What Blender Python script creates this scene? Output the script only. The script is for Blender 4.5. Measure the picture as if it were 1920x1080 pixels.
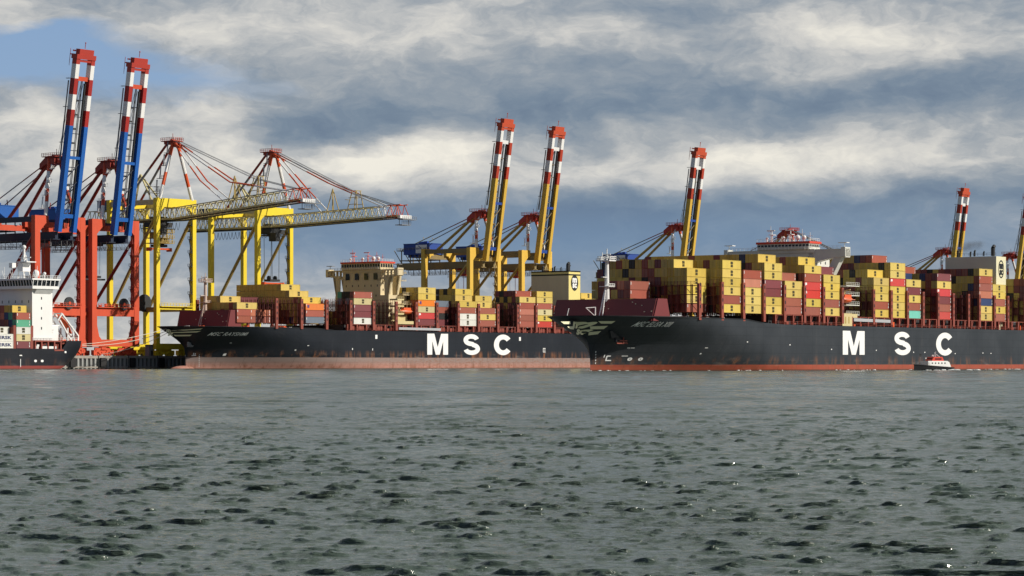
import bpy, bmesh, math, random
import numpy as np
from mathutils import Vector, Matrix
from mathutils.bvhtree import BVHTree
R = math.radians
rnd = random.Random(7)
for o in list(bpy.data.objects): bpy.data.objects.remove(o)
SC = bpy.context.scene
COL = SC.collection

# ------------------------------------------------------------------ camera
FPX = 5000.0; HZ = 681.0; HC = 2.5          # focal length in pixels of the 1920 photo, horizon row, eye height over the water
cam = bpy.data.cameras.new('camera'); co = bpy.data.objects.new('camera', cam); COL.objects.link(co)
cam.sensor_width = 36; cam.lens = FPX/1920*36; cam.shift_y = (HZ-540)/1920
cam.clip_start = 1; cam.clip_end = 60000
co.location = (0, 0, HC); co.rotation_euler = (R(90), 0, 0)
SC.camera = co
SC.view_settings.view_transform = 'Standard'; SC.view_settings.look = 'None'
SC.view_settings.exposure = 0.0; SC.view_settings.gamma = 1

# ------------------------------------------------------------------ sun
SUN_AZ, SUN_EL = -14.0, 31.0                  # degrees from +X towards +Y, elevation
sd = Vector((math.cos(R(SUN_EL))*math.cos(R(SUN_AZ)), math.cos(R(SUN_EL))*math.sin(R(SUN_AZ)), math.sin(R(SUN_EL))))
sl = bpy.data.lights.new('sun', 'SUN'); so = bpy.data.objects.new('sun', sl); COL.objects.link(so)
sl.energy = 4.5; sl.angle = R(0.55); sl.color = (1.0, 0.93, 0.82)
so.rotation_euler = sd.to_track_quat('Z', 'Y').to_euler()

# ------------------------------------------------------------------ sky
class NT:
    def __init__(s, nt): s.nt = nt
    def n(s, t, **k):
        x = s.nt.nodes.new(t)
        for a, b in k.items(): setattr(x, a, b)
        return x
    def put(s, sock, v):
        if hasattr(v, 'is_output') or isinstance(v, bpy.types.NodeSocket): s.nt.links.new(v, sock)
        else: sock.default_value = v
    def m(s, op, a, b=0.0, c=0.0, clamp=False):
        x = s.n('ShaderNodeMath', operation=op); x.use_clamp = clamp
        s.put(x.inputs[0], a); s.put(x.inputs[1], b); s.put(x.inputs[2], c)
        return x.outputs[0]
    def xyz(s, a, b, c=0.0):
        x = s.n('ShaderNodeCombineXYZ'); s.put(x.inputs[0], a); s.put(x.inputs[1], b); s.put(x.inputs[2], c); return x.outputs[0]
    def noise(s, vec, scale=1, detail=6, rough=.55, dist=0):
        x = s.n('ShaderNodeTexNoise'); s.put(x.inputs['Vector'], vec); x.inputs['Scale'].default_value = scale
        x.inputs['Detail'].default_value = detail; x.inputs['Roughness'].default_value = rough; x.inputs['Distortion'].default_value = dist
        return x
    def ramp(s, fac, stops, interp='LINEAR'):
        x = s.n('ShaderNodeValToRGB'); s.put(x.inputs[0], fac); cr = x.color_ramp; cr.interpolation = interp
        while len(cr.elements) < len(stops): cr.elements.new(.5)
        for e, (p, c) in zip(cr.elements, stops): e.position = p; e.color = (*c, 1)
        return x.outputs[0]
    def mix(s, f, a, b, mode='MIX'):
        x = s.n('ShaderNodeMix', data_type='RGBA', blend_type=mode); s.put(x.inputs[0], f); s.put(x.inputs[6], a); s.put(x.inputs[7], b); return x.outputs[2]

def lin(r, g, b):
    f = lambda c: (c/255/12.92) if c/255 <= .04045 else ((c/255+.055)/1.055)**2.4
    return (f(r), f(g), f(b))

W = bpy.data.worlds.new('World'); SC.world = W; W.use_nodes = True
nt = W.node_tree; nt.nodes.clear(); T = NT(nt)
tc = T.n('ShaderNodeTexCoord'); sep = T.n('ShaderNodeSeparateXYZ'); nt.links.new(tc.outputs['Generated'], sep.inputs[0])
az = T.m('ARCTAN2', sep.outputs[0], sep.outputs[1]); el = T.m('ARCSINE', sep.outputs[2])
# domain warp so that cloud edges are ragged
wv = T.xyz(T.m('MULTIPLY', az, 22.0), T.m('MULTIPLY', el, 60.0))
wn = T.noise(wv, 1, 7, .55); ws = T.n('ShaderNodeSeparateXYZ'); nt.links.new(wn.outputs['Color'], ws.inputs[0])
azw = T.m('ADD', az, T.m('MULTIPLY', T.m('SUBTRACT', ws.outputs[0], .5), .038))
elw = T.m('ADD', el, T.m('MULTIPLY', T.m('SUBTRACT', ws.outputs[1], .5), .022))
def blob(px, py, sx, sy, amp, A=azw, E=elw):
    a0 = (px-960)/FPX; e0 = (HZ-py)/FPX
    u = T.m('MULTIPLY', T.m('SUBTRACT', A, a0), FPX/sx); v = T.m('MULTIPLY', T.m('SUBTRACT', E, e0), FPX/sy)
    q = T.m('ADD', T.m('MULTIPLY', u, u), T.m('MULTIPLY', v, v))
    return T.m('MULTIPLY', T.m('EXPONENT', T.m('MULTIPLY', q, -1.0)), amp)
# cloud brightness field: broad streaks of cloud plus lighter and darker banks
st = T.noise(T.xyz(T.m('MULTIPLY', azw, 9.0), T.m('MULTIPLY', elw, 48.0), 3.1), 1, 5, .5, .2)
mid = T.noise(T.xyz(T.m('MULTIPLY', azw, 34.0), T.m('MULTIPLY', elw, 62.0), 5.7), 1, 9, .62, .1)
fine = T.noise(T.xyz(T.m('MULTIPLY', azw, 60.0), T.m('MULTIPLY', elw, 150.0), 8.0), 1, 7, .62, .2)
L = T.m('ADD', .50, T.m('MULTIPLY', T.m('SUBTRACT', st.outputs[0], .5), .26))
L = T.m('ADD', L, T.m('MULTIPLY', T.m('SUBTRACT', mid.outputs[0], .5), .80))
L = T.m('ADD', L, T.m('MULTIPLY', T.m('SUBTRACT', fine.outputs[0], .5), .26))
for b in [(60, 235, 110, 34, .30), (700, 305, 170, 34, .36), (860, 280, 150, 36, .30), (390, 225, 120, 24, .28), (960, 350, 190, 30, .18), (1200, 325, 220, 34, .20),
          (1420, 295, 170, 34, .32), (1650, 300, 260, 40, .24), (480, 50, 420, 50, .16), (760, 90, 220, 40, .16), (1150, 60, 260, 40, .10), (1540, 60, 200, 34, .22), (1780, 105, 220, 34, .20),
          (60, 20, 260, 50, .10), (300, 330, 320, 60, .14), (440, 300, 60, 50, .18), (150, 300, 200, 60, .12),
          (560, 240, 130, 22, -.30), (880, 215, 260, 30, -.24), (1130, 195, 300, 42, -.16), (1000, 135, 240, 34, -.10), (1560, 175, 420, 36, -.18), (1800, 190, 220, 40, -.10),
          (640, 420, 420, 40, -.12), (1250, 430, 700, 62, -.34), (1700, 375, 350, 28, -.24), (1230, 20, 160, 26, -.12)]:
    L = T.m('ADD', L, blob(*b))
lowfade = blob(960, 640, 2600, 120, .16, az, el); L = T.m('ADD', L, lowfade)
cloud = T.ramp(L, [(.05, lin(96, 114, 138)), (.28, lin(118, 134, 152)), (.44, lin(142, 152, 163)), (.55, lin(164, 169, 174)), (.70, lin(200, 199, 196)), (.93, lin(238, 233, 221))])
blue = T.ramp(el, [(0, lin(150, 170, 192)), (.08, lin(140, 167, 198)), (.3, lin(104, 140, 192)), (1, lin(60, 100, 180))])
bm = T.m('ADD', blob(90, 120, 200, 52, 1.25), blob(330, 165, 190, 34, .8)); bm = T.m('ADD', bm, blob(60, 75, 130, 26, .7))
bm = T.m('ADD', bm, T.m('MULTIPLY', T.m('SUBTRACT', fine.outputs[0], .5), .6))
bm = T.m('MULTIPLY', T.m('SUBTRACT', bm, .18), 1.3, clamp=True)
lowblue = T.m('ADD', blob(1400, 450, 900, 75, .55, az, el), blob(750, 470, 420, 70, .35, az, el))
c1 = T.mix(lowblue, cloud, (*lin(114, 142, 174), 1))
c2 = T.mix(bm, c1, blue)
# overhead and behind the camera: unseen cloud, brightness shaped for water reflections and fill
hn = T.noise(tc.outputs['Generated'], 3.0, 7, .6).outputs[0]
hiF = T.ramp(hn, [(.35, lin(150, 165, 185)), (.5, lin(184, 188, 190)), (.7, lin(208, 207, 202))])      # unseen sky ahead, brightened so the water reflects more light
hiB = T.ramp(hn, [(.35, lin(66, 94, 140)), (.5, lin(92, 106, 126)), (.7, lin(134, 138, 142))])          # unseen sky behind the camera, darkened to deepen the shaded faces
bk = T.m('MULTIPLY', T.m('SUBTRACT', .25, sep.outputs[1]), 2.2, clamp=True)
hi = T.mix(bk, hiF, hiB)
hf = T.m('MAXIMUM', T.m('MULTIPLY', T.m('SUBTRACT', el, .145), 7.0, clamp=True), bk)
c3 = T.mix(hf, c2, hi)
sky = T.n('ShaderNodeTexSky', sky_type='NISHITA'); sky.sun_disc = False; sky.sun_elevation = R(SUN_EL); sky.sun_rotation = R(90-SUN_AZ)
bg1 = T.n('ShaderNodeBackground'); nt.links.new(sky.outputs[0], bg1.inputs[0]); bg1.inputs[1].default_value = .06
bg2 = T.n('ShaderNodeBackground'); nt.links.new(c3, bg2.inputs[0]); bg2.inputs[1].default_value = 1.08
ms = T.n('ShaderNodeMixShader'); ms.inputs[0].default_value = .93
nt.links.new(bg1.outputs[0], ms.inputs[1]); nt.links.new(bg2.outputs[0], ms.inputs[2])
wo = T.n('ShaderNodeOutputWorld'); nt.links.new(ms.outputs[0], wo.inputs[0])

# ------------------------------------------------------------------ materials
MATS = {}
def mat(name, rgb, rough=.55, dirt=.18, bump=0, metal=0, scale=.35, dirtcol=(.06, .045, .035), objvar=0.0):
    if name in MATS: return MATS[name]
    m = bpy.data.materials.new(name); m.use_nodes = True; n = m.node_tree; t = NT(n); b = n.nodes['Principled BSDF']
    b.inputs['Roughness'].default_value = rough; b.inputs['Metallic'].default_value = metal
    b.inputs['Specular IOR Level'].default_value = .35
    tcn = t.n('ShaderNodeTexCoord')
    mp = t.n('ShaderNodeMapping'); n.links.new(tcn.outputs['Object'], mp.inputs[0]); mp.inputs['Scale'].default_value = (1, 1, .3)
    oi = t.n('ShaderNodeObjectInfo')
    ad = t.n('ShaderNodeVectorMath', operation='ADD'); n.links.new(mp.outputs[0], ad.inputs[0])
    sc_ = t.n('ShaderNodeVectorMath', operation='SCALE'); n.links.new(oi.outputs['Location'], sc_.inputs[0]); sc_.inputs['Scale'].default_value = .37
    n.links.new(sc_.outputs[0], ad.inputs[1])
    no = t.noise(ad.outputs[0], scale, 5, .65)
    f = t.m('MULTIPLY', t.m('SUBTRACT', no.outputs[0], .42), dirt*4.5, clamp=True)
    f = t.m('MINIMUM', f, min(.75, dirt*2.6))
    c = t.mix(f, (*rgb, 1), (*dirtcol, 1))
    if objvar:
        hv = t.n('ShaderNodeHueSaturation'); n.links.new(c, hv.inputs['Color'])
        n.links.new(t.m('ADD', 1-objvar, t.m('MULTIPLY', oi.outputs['Random'], objvar*1.6)), hv.inputs['Value'])
        n.links.new(t.m('ADD', .5-objvar*.03, t.m('MULTIPLY', t.m('FRACT', t.m('MULTIPLY', oi.outputs['Random'], 7.3)), objvar*.06)), hv.inputs['Hue'])
        n.links.new(t.m('ADD', 1-objvar*.8, t.m('MULTIPLY', t.m('FRACT', t.m('MULTIPLY', oi.outputs['Random'], 13.7)), objvar)), hv.inputs['Saturation'])
        c = hv.outputs[0]
    n.links.new(c, b.inputs['Base Color'])
    if bump:
        bn = t.n('ShaderNodeBump'); bn.inputs['Strength'].default_value = .4; bn.inputs['Distance'].default_value = bump
        n.links.new(no.outputs[0], bn.inputs['Height']); n.links.new(bn.outputs[0], b.inputs['Normal'])
    MATS[name] = m
    return m

# ------------------------------------------------------------------ mesh builder
class MB:
    def __init__(s): s.v = []; s.f = []; s.i = []; s.cur = 0
    def face(s, pts): k = len(s.v); s.v += [tuple(p) for p in pts]; s.f.append(tuple(range(k, k+len(pts)))); s.i.append(s.cur); return s
    def hexa(s, p):     # 8 points: bottom 4 (ccw), top 4
        k = len(s.v); s.v += [tuple(q) for q in p]
        for a in ((0, 3, 2, 1), (4, 5, 6, 7), (0, 1, 5, 4), (1, 2, 6, 5), (2, 3, 7, 6), (3, 0, 4, 7)):
            s.f.append(tuple(k+j for j in a)); s.i.append(s.cur)
        return s
    def box(s, x0, x1, y0, y1, z0, z1):
        return s.hexa([(x0, y0, z0), (x1, y0, z0), (x1, y1, z0), (x0, y1, z0), (x0, y0, z1), (x1, y0, z1), (x1, y1, z1), (x0, y1, z1)])
    def beam(s, a, b, w, h=None, up=None, w2=None, h2=None):   # box section w (side) x h (up) from a to b
        a = Vector(a); b = Vector(b); h = h or w; w2 = w2 or w; h2 = h2 or h; d = (b-a).normalized()
        u = Vector(up) if up else (Vector((0, 0, 1)) if abs(d.z) < .95 else Vector((1, 0, 0)))
        sd_ = d.cross(u).normalized(); u = sd_.cross(d).normalized()
        P = []
        for c, ww, hh in ((a, w, h), (b, w2, h2)):
            P += [c-sd_*ww/2-u*hh/2, c+sd_*ww/2-u*hh/2, c+sd_*ww/2+u*hh/2, c-sd_*ww/2+u*hh/2]
        return s.hexa(P)
    def tube(s, a, b, r0, r1=None, n=8, cap=True):
        a = Vector(a); b = Vector(b); r1 = r0 if r1 is None else r1; d = (b-a).normalized()
        u = d.orthogonal().normalized(); w = d.cross(u); k = len(s.v)
        for c, r in ((a, r0), (b, r1)):
            for j in range(n):
                t = 2*math.pi*j/n; s.v.append(tuple(c+(u*math.cos(t)+w*math.sin(t))*r))
        for j in range(n):
            q = (j+1) % n; s.f.append((k+j, k+q, k+n+q, k+n+j)); s.i.append(s.cur)
        if cap:
            s.f.append(tuple(k+j for j in reversed(range(n)))); s.i.append(s.cur)
            s.f.append(tuple(k+n+j for j in range(n))); s.i.append(s.cur)
        return s
    def ball(s, c, rx, ry=None, rz=None, n=10, m=6):
        ry = ry or rx; rz = rz or rx; k = len(s.v)
        for i in range(m+1):
            ph = math.pi*i/m
            for j in range(n):
                t = 2*math.pi*j/n; s.v.append((c[0]+rx*math.sin(ph)*math.cos(t), c[1]+ry*math.sin(ph)*math.sin(t), c[2]-rz*math.cos(ph)))
        for i in range(m):
            for j in range(n):
                q = (j+1) % n; s.f.append((k+i*n+j, k+i*n+q, k+(i+1)*n+q, k+(i+1)*n+j)); s.i.append(s.cur)
        return s
    def prism(s, pts, off):   # polygon (3D points) extruded by vector off
        k = len(s.v); n = len(pts); off = Vector(off)
        s.v += [tuple(p) for p in pts] + [tuple(Vector(p)+off) for p in pts]
        s.f.append(tuple(k+j for j in reversed(range(n)))); s.i.append(s.cur)
        s.f.append(tuple(k+n+j for j in range(n))); s.i.append(s.cur)
        for j in range(n):
            q = (j+1) % n; s.f.append((k+j, k+q, k+n+q, k+n+j)); s.i.append(s.cur)
        return s
    def rail(s, a, b, h=1.1, step=2.5, r=.06, nrail=2):
        a = Vector(a); b = Vector(b); n = max(1, int((b-a).length/step))
        for j in range(n+1):
            p = a.lerp(b, j/n); s.beam(p, p+Vector((0, 0, h)), r*1.6)
        for q in range(nrail):
            z = Vector((0, 0, h*(q+1)/nrail)); s.beam(a+z, b+z, r*1.6)
        return s
    def data(s, name, mats):
        me = bpy.data.meshes.new(name); me.from_pydata(s.v, [], s.f)
        for m in (mats if isinstance(mats, (list, tuple)) else [mats]): me.materials.append(m)
        if any(s.i): me.polygons.foreach_set('material_index', s.i)
        me.update(); return me
    def build(s, name, mats, parent=None, smooth=False, fix=False):
        me = s.data(name, mats)
        if fix:
            bm = bmesh.new(); bm.from_mesh(me); bmesh.ops.remove_doubles(bm, verts=bm.verts, dist=.001)
            bmesh.ops.recalc_face_normals(bm, faces=bm.faces); bm.to_mesh(me); bm.free()
        if smooth: me.polygons.foreach_set('use_smooth', [True]*len(me.polygons))
        o = bpy.data.objects.new(name, me); COL.objects.link(o); o.parent = parent
        return o
def tag(o, label=None, cat=None, group=None, kind=None):
    for k, v in (('label', label), ('category', cat), ('group', group), ('kind', kind)):
        if v: o[k] = v
    return o
def empty(name, loc=(0, 0, 0), rz=0, **k):
    o = bpy.data.objects.new(name, None); COL.objects.link(o); o.location = loc; o.rotation_euler.z = rz; o.empty_display_size = .5
    return tag(o, **k)
def copy_tree(o, parent=None):
    c = o.copy(); COL.objects.link(c); c.parent = parent
    for ch in list(o.children):
        copy_tree(ch, c)
    return c
_txt = {}
def text_polys(s, bold=.0, shear=0.0):
    """outline text as (vertices, faces) with cap height 1, starting at x = 0"""
    k = (s, bold, shear)
    if k in _txt: return _txt[k]
    cu = bpy.data.curves.new('t', 'FONT'); cu.body = s; cu.offset = bold; cu.shear = shear; cu.resolution_u = 4; cu.fill_mode = 'FRONT'; cu.space_character = 1.06
    o = bpy.data.objects.new('t', cu); COL.objects.link(o); bpy.context.view_layer.update()
    me = bpy.data.meshes.new_from_object(o.evaluated_get(bpy.context.evaluated_depsgraph_get()))
    V_ = [tuple(v.co) for v in me.vertices]; F_ = [tuple(p.vertices) for p in me.polygons]
    bpy.data.objects.remove(o); bpy.data.meshes.remove(me); bpy.data.curves.remove(cu)
    x0 = min(v[0] for v in V_); x1 = max(v[0] for v in V_); y0 = min(v[1] for v in V_); y1 = max(v[1] for v in V_)
    _txt[k] = ([((v[0]-x0)/(x1-x0), (v[1]-y0)/(y1-y0)) for v in V_], F_, (x1-x0)/(y1-y0))
    return _txt[k]

# ------------------------------------------------------------------ frames: local x runs along the quay away from us, local y away from the water
class Frame:
    def __init__(s, ox, oy, phi):
        s.o = Vector((ox, oy)); s.phi = R(phi); s.dx = Vector((math.sin(s.phi), math.cos(s.phi))); s.dy = Vector((-math.cos(s.phi), math.sin(s.phi)))
        s.rz = math.pi/2-s.phi
    def w(s, x, y): return s.o+s.dx*x+s.dy*y
    def along(s, px, y):     # local x of the point of the line y = const that is seen in photo column px
        k = (px-960)/FPX; q = s.o+s.dy*y
        return (k*q.y-q.x)/(s.dx.x-k*s.dx.y)
    def z(s, py, x, y): return HC+(HZ-py)*s.w(x, y).y/FPX
    def px(s, x, y): q = s.w(x, y); return 960+FPX*q.x/q.y
FR = Frame(-138.9, 1136.0, 39.0)      # quay and the ship moored in the middle (origin: its stem at the waterline)
FE = Frame(25.1, 854.5, 34.8)         # the nearer ship under way on the right
# ------------------------------------------------------------------ water
def build_water():
    rg = np.random.RandomState(5)
    # radial rows get wider with distance, columns follow the bearing, heights are a sum of wind waves in world coordinates
    ys = [15.0]
    while ys[-1] < 1500: ys.append(ys[-1]*1.0022+.004)
    ys = np.array(ys)
    inner = np.linspace(-1, 1, 860); out_ = np.linspace(0, 1, 71)[1:]**1.6
    sl_ = np.concatenate([-1-out_[::-1], inner, 1+out_]); nc = len(sl_)      # finest where the water is nearest, coarser 150 m to either side
    Y = np.repeat(ys[:, None], nc, 1); core = np.clip(sl_, -1, 1)[None, :]; ext = (sl_[None, :]-core)
    X = Y*.205*core+ext*150.0
    gap = np.gradient(ys)[:, None]; gx = np.gradient(X, axis=1)
    Z = np.zeros_like(X); DX = np.zeros_like(X); DY = np.zeros_like(X); flat_ = np.abs(gap)
    # four bands of wind waves, each with flat troughs and peaked crests: (shortest, longest, count, height, spread, peakiness)
    for l0, l1, n, sig, spread, pk in ((.13, .34, 90, .0078, .55, .70), (.34, .72, 90, .0125, .42, .85), (.72, 1.5, 70, .0088, .28, 1.0), (2.2, 6., 60, .034, .24, .95), (9., 34., 50, .085, .28, .95)):
        B_ = np.zeros_like(X); w2 = 0
        for _ in range(n):
            l = math.exp(rg.uniform(math.log(l0), math.log(l1))); a = R(258)+rg.normal(0, spread); k = 2*math.pi/l; kx, ky = math.cos(a), math.sin(a)
            wa = l/l1; w2 += wa*wa/2
            att = np.clip((l/np.maximum(gap*abs(ky)+gx*abs(kx), 1e-3)-.9)/1.2, 0, 1)
            ga = rg.uniform(0, 6.28); gq = .6/l
            g = .6+.6*np.sin(gq*(X*math.cos(ga)+Y*math.sin(ga))+rg.uniform(0, 6.28))
            B_ += wa*att*g*np.cos(k*(X*kx+Y*ky)+rg.uniform(0, 6.28))
        B_ /= math.sqrt(w2)*.75
        far_ = np.clip((Y-180)/320, 0, 1) if l0 > 8 else (np.clip((Y-45)/150, .04, 1) if l0 > 2 else 1.0)
        Bz = sig*far_*.62*(np.exp(np.clip(B_, -3, 2.7)*pk)-1.35)
        Z += Bz; DY -= (2.6 if l0 < 3 else .4)*np.clip(Bz, -.02, .10)
    Z = np.where(Z > .07, .07+(Z-.07)*.35, Z)
    X = X+DX; Y = Y+DY
    co_ = np.stack([X, Y, Z], -1).reshape(-1, 3); nr = len(ys)
    idx = np.arange(nr*nc).reshape(nr, nc)
    q = np.stack([idx[:-1, :-1], idx[:-1, 1:], idx[1:, 1:], idx[1:, :-1]], -1).reshape(-1, 4)
    me = bpy.data.meshes.new('water'); me.vertices.add(len(co_)); me.vertices.foreach_set('co', co_.ravel().astype(np.float32))
    me.loops.add(q.size); me.loops.foreach_set('vertex_index', q.ravel().astype(np.int32))
    me.polygons.add(len(q)); me.polygons.foreach_set('loop_start', np.arange(0, q.size, 4, dtype=np.int32)); me.polygons.foreach_set('loop_total', np.full(len(q), 4, np.int32))
    me.update(calc_edges=True); me.polygons.foreach_set('use_smooth', [True]*len(q))
    m = bpy.data.materials.new('water'); m.use_nodes = True; n = m.node_tree; t = NT(n); b = n.nodes['Principled BSDF']
    b.inputs['Base Color'].default_value = (.035, .05, .044, 1); b.inputs['Roughness'].default_value = .13; b.inputs['IOR'].default_value = 1.62
    geo = t.n('ShaderNodeNewGeometry')
    mp = t.n('ShaderNodeMapping'); n.links.new(geo.outputs['Position'], mp.inputs[0]); mp.inputs['Scale'].default_value = (.34, 1.4, 1); mp.inputs['Rotation'].default_value = (0, 0, .2)
    h = t.m('ADD', t.noise(mp.outputs[0], 8.0, 4, .6, .4).outputs[0], t.m('MULTIPLY', t.noise(mp.outputs[0], 2.2, 4, .6, .4).outputs[0], 2.6))
    bn = t.n('ShaderNodeBump'); bn.inputs['Strength'].default_value = 1; bn.inputs['Distance'].default_value = .065
    gp = t.n('ShaderNodeMapping'); n.links.new(geo.outputs['Position'], gp.inputs[0]); gp.inputs['Scale'].default_value = (.055, .03, 1)
    gust = t.noise(gp.outputs[0], 1.0, 6, .65, .3).outputs[0]      # gusts ruffle some patches more than others
    n.links.new(t.m('MULTIPLY', .115, t.m('ADD', .25, t.m('MULTIPLY', t.m('SUBTRACT', gust, .36), 2.8, clamp=True))), bn.inputs['Distance'])
    n.links.new(h, bn.inputs['Height']); n.links.new(bn.outputs[0], b.inputs['Normal'])
    # silt and foam flecks: the river carries paler patches
    pt = t.noise(geo.outputs['Position'], .035, 4, .6)
    c = t.mix(t.m('MULTIPLY', t.m('SUBTRACT', pt.outputs[0], .35), 2.0, clamp=True), (.066, .096, .078, 1), (.086, .110, .084, 1))
    n.links.new(c, b.inputs['Base Color'])
    me.materials.append(m)
    o = bpy.data.objects.new('water', me); COL.objects.link(o); tag(o, kind='structure', label='grey green choppy river water', cat='water')
    far = MB()     # the rest of the river, all round, just under the waves
    S = 30000
    far.face([(-S, -S, -.35), (S, -S, -.35), (S, S, -.35), (-S, S, -.35)])
    f = far.build('river', m); tag(f, kind='structure', label='open river water beyond the waves', cat='water')
build_water()

# ------------------------------------------------------------------ hulls
def hullmat(name, black, red, zb, fade=.0, rust=.5, streak=.4):
    m = bpy.data.materials.new(name); m.use_nodes = True; n = m.node_tree; t = NT(n); b = n.nodes['Principled BSDF']
    b.inputs['Roughness'].default_value = .42; b.inputs['Specular IOR Level'].default_value = .3
    tcn = t.n('ShaderNodeTexCoord'); s = t.n('ShaderNodeSeparateXYZ'); n.links.new(tcn.outputs['Object'], s.inputs[0])
    P = tcn.outputs['Object']
    mp = t.n('ShaderNodeMapping'); n.links.new(P, mp.inputs[0]); mp.inputs['Scale'].default_value = (1, 1, .12)
    st_ = t.noise(mp.outputs[0], .35, 6, .7).outputs[0]; big = t.noise(P, .06, 5, .6).outputs[0]; sp = t.noise(P, .8, 5, .7).outputs[0]
    mp2 = t.n('ShaderNodeMapping'); n.links.new(P, mp2.inputs[0]); mp2.inputs['Scale'].default_value = (.5, .5, 1.6)
    hs = t.noise(mp2.outputs[0], .25, 4, .6).outputs[0]
    bl = t.mix(t.m('MULTIPLY', t.m('SUBTRACT', big, .4), 2.2, clamp=True), (*black, 1), (black[0]*1.9, black[1]*1.8, black[2]*1.7, 1))
    bl = t.mix(t.m('MULTIPLY', t.m('SUBTRACT', st_, .56), 2.5*streak, clamp=True), bl, (.10, .09, .085, 1))
    rd = t.mix(t.m('MULTIPLY', t.m('SUBTRACT', big, .35), 2.0, clamp=True), (*red, 1), (red[0]*.78, red[1]*.9, red[2]*.9, 1))
    rd = t.mix(t.m('MULTIPLY', t.m('SUBTRACT', hs, .5), 3.0, clamp=True), rd, (red[0]*1.15+fade, red[1]*1.2+fade, red[2]*1.2+fade, 1))
    rd = t.mix(t.m('MULTIPLY', t.m('SUBTRACT', sp, .55), 5*rust, clamp=True), rd, (.24, .085, .03, 1))
    rd = t.mix(t.m('MULTIPLY', t.m('SUBTRACT', st_, .50), 5*rust, clamp=True), rd, (.20, .07, .03, 1))
    # upper part of the faded band is chalky grey, rust patches gather amidships and aft
    if fade: rd = t.mix(t.m('MULTIPLY', t.m('SUBTRACT', s.outputs[2], 1.0), .38, clamp=True), rd, (.27, .205, .185, 1))
    aft = t.m('MULTIPLY', t.m('SUBTRACT', s.outputs[0], 50.0), .012, clamp=True) if fade else 1.0
    hb = t.m('MULTIPLY', t.m('SUBTRACT', t.noise(mp2.outputs[0], 1.0, 6, .75).outputs[0], .50), 9*rust, clamp=True)
    rd = t.mix(t.m('MULTIPLY', t.m('MULTIPLY', hb, aft), .75), rd, (.25, .10, .045, 1))
    # rust weeping over the paint line
    edge = t.m('MULTIPLY', t.m('SUBTRACT', zb+3.4, s.outputs[2]), .5, clamp=True)
    bl = t.mix(t.m('MULTIPLY', edge, t.m('MULTIPLY', t.m('SUBTRACT', st_, .50), 6*rust, clamp=True)), bl, (.22, .09, .04, 1))
    c = t.mix(t.m('GREATER_THAN', s.outputs[2], zb), rd, bl)
    # welded plate seams and scuffs where tugs and fenders rub
    fx = t.m('FRACT', t.m('DIVIDE', s.outputs[0], 11.5)); fz = t.m('FRACT', t.m('DIVIDE', s.outputs[2], 2.9))
    seam = t.m('MAXIMUM', t.m('LESS_THAN', fx, .018), t.m('LESS_THAN', fz, .05))
    c = t.mix(t.m('MULTIPLY', seam, .30), c, (.0, .0, .0, 1))
    scuff = t.m('MULTIPLY', t.m('MULTIPLY', t.m('SUBTRACT', hs, .55), 5, clamp=True), t.m('MULTIPLY', t.m('SUBTRACT', zb+2.6, s.outputs[2]), .4, clamp=True))
    c = t.mix(t.m('MULTIPLY', t.m('MULTIPLY', scuff, t.m('GREATER_THAN', s.outputs[2], zb-.4)), .5*rust), c, (.36, .30, .26, 1))
    wl = t.m('MULTIPLY', t.m('SUBTRACT', .55, s.outputs[2]), 3, clamp=True)
    c = t.mix(t.m('MULTIPLY', wl, .7), c, (.05, .03, .02, 1))
    n.links.new(c, b.inputs['Base Color'])
    bn = t.n('ShaderNodeBump'); bn.inputs['Strength'].default_value = .25; bn.inputs['Distance'].default_value = .12
    n.links.new(t.noise(P, .22, 3, .5).outputs[0], bn.inputs['Height']); n.links.new(bn.outputs[0], b.inputs['Normal'])
    return m
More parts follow.
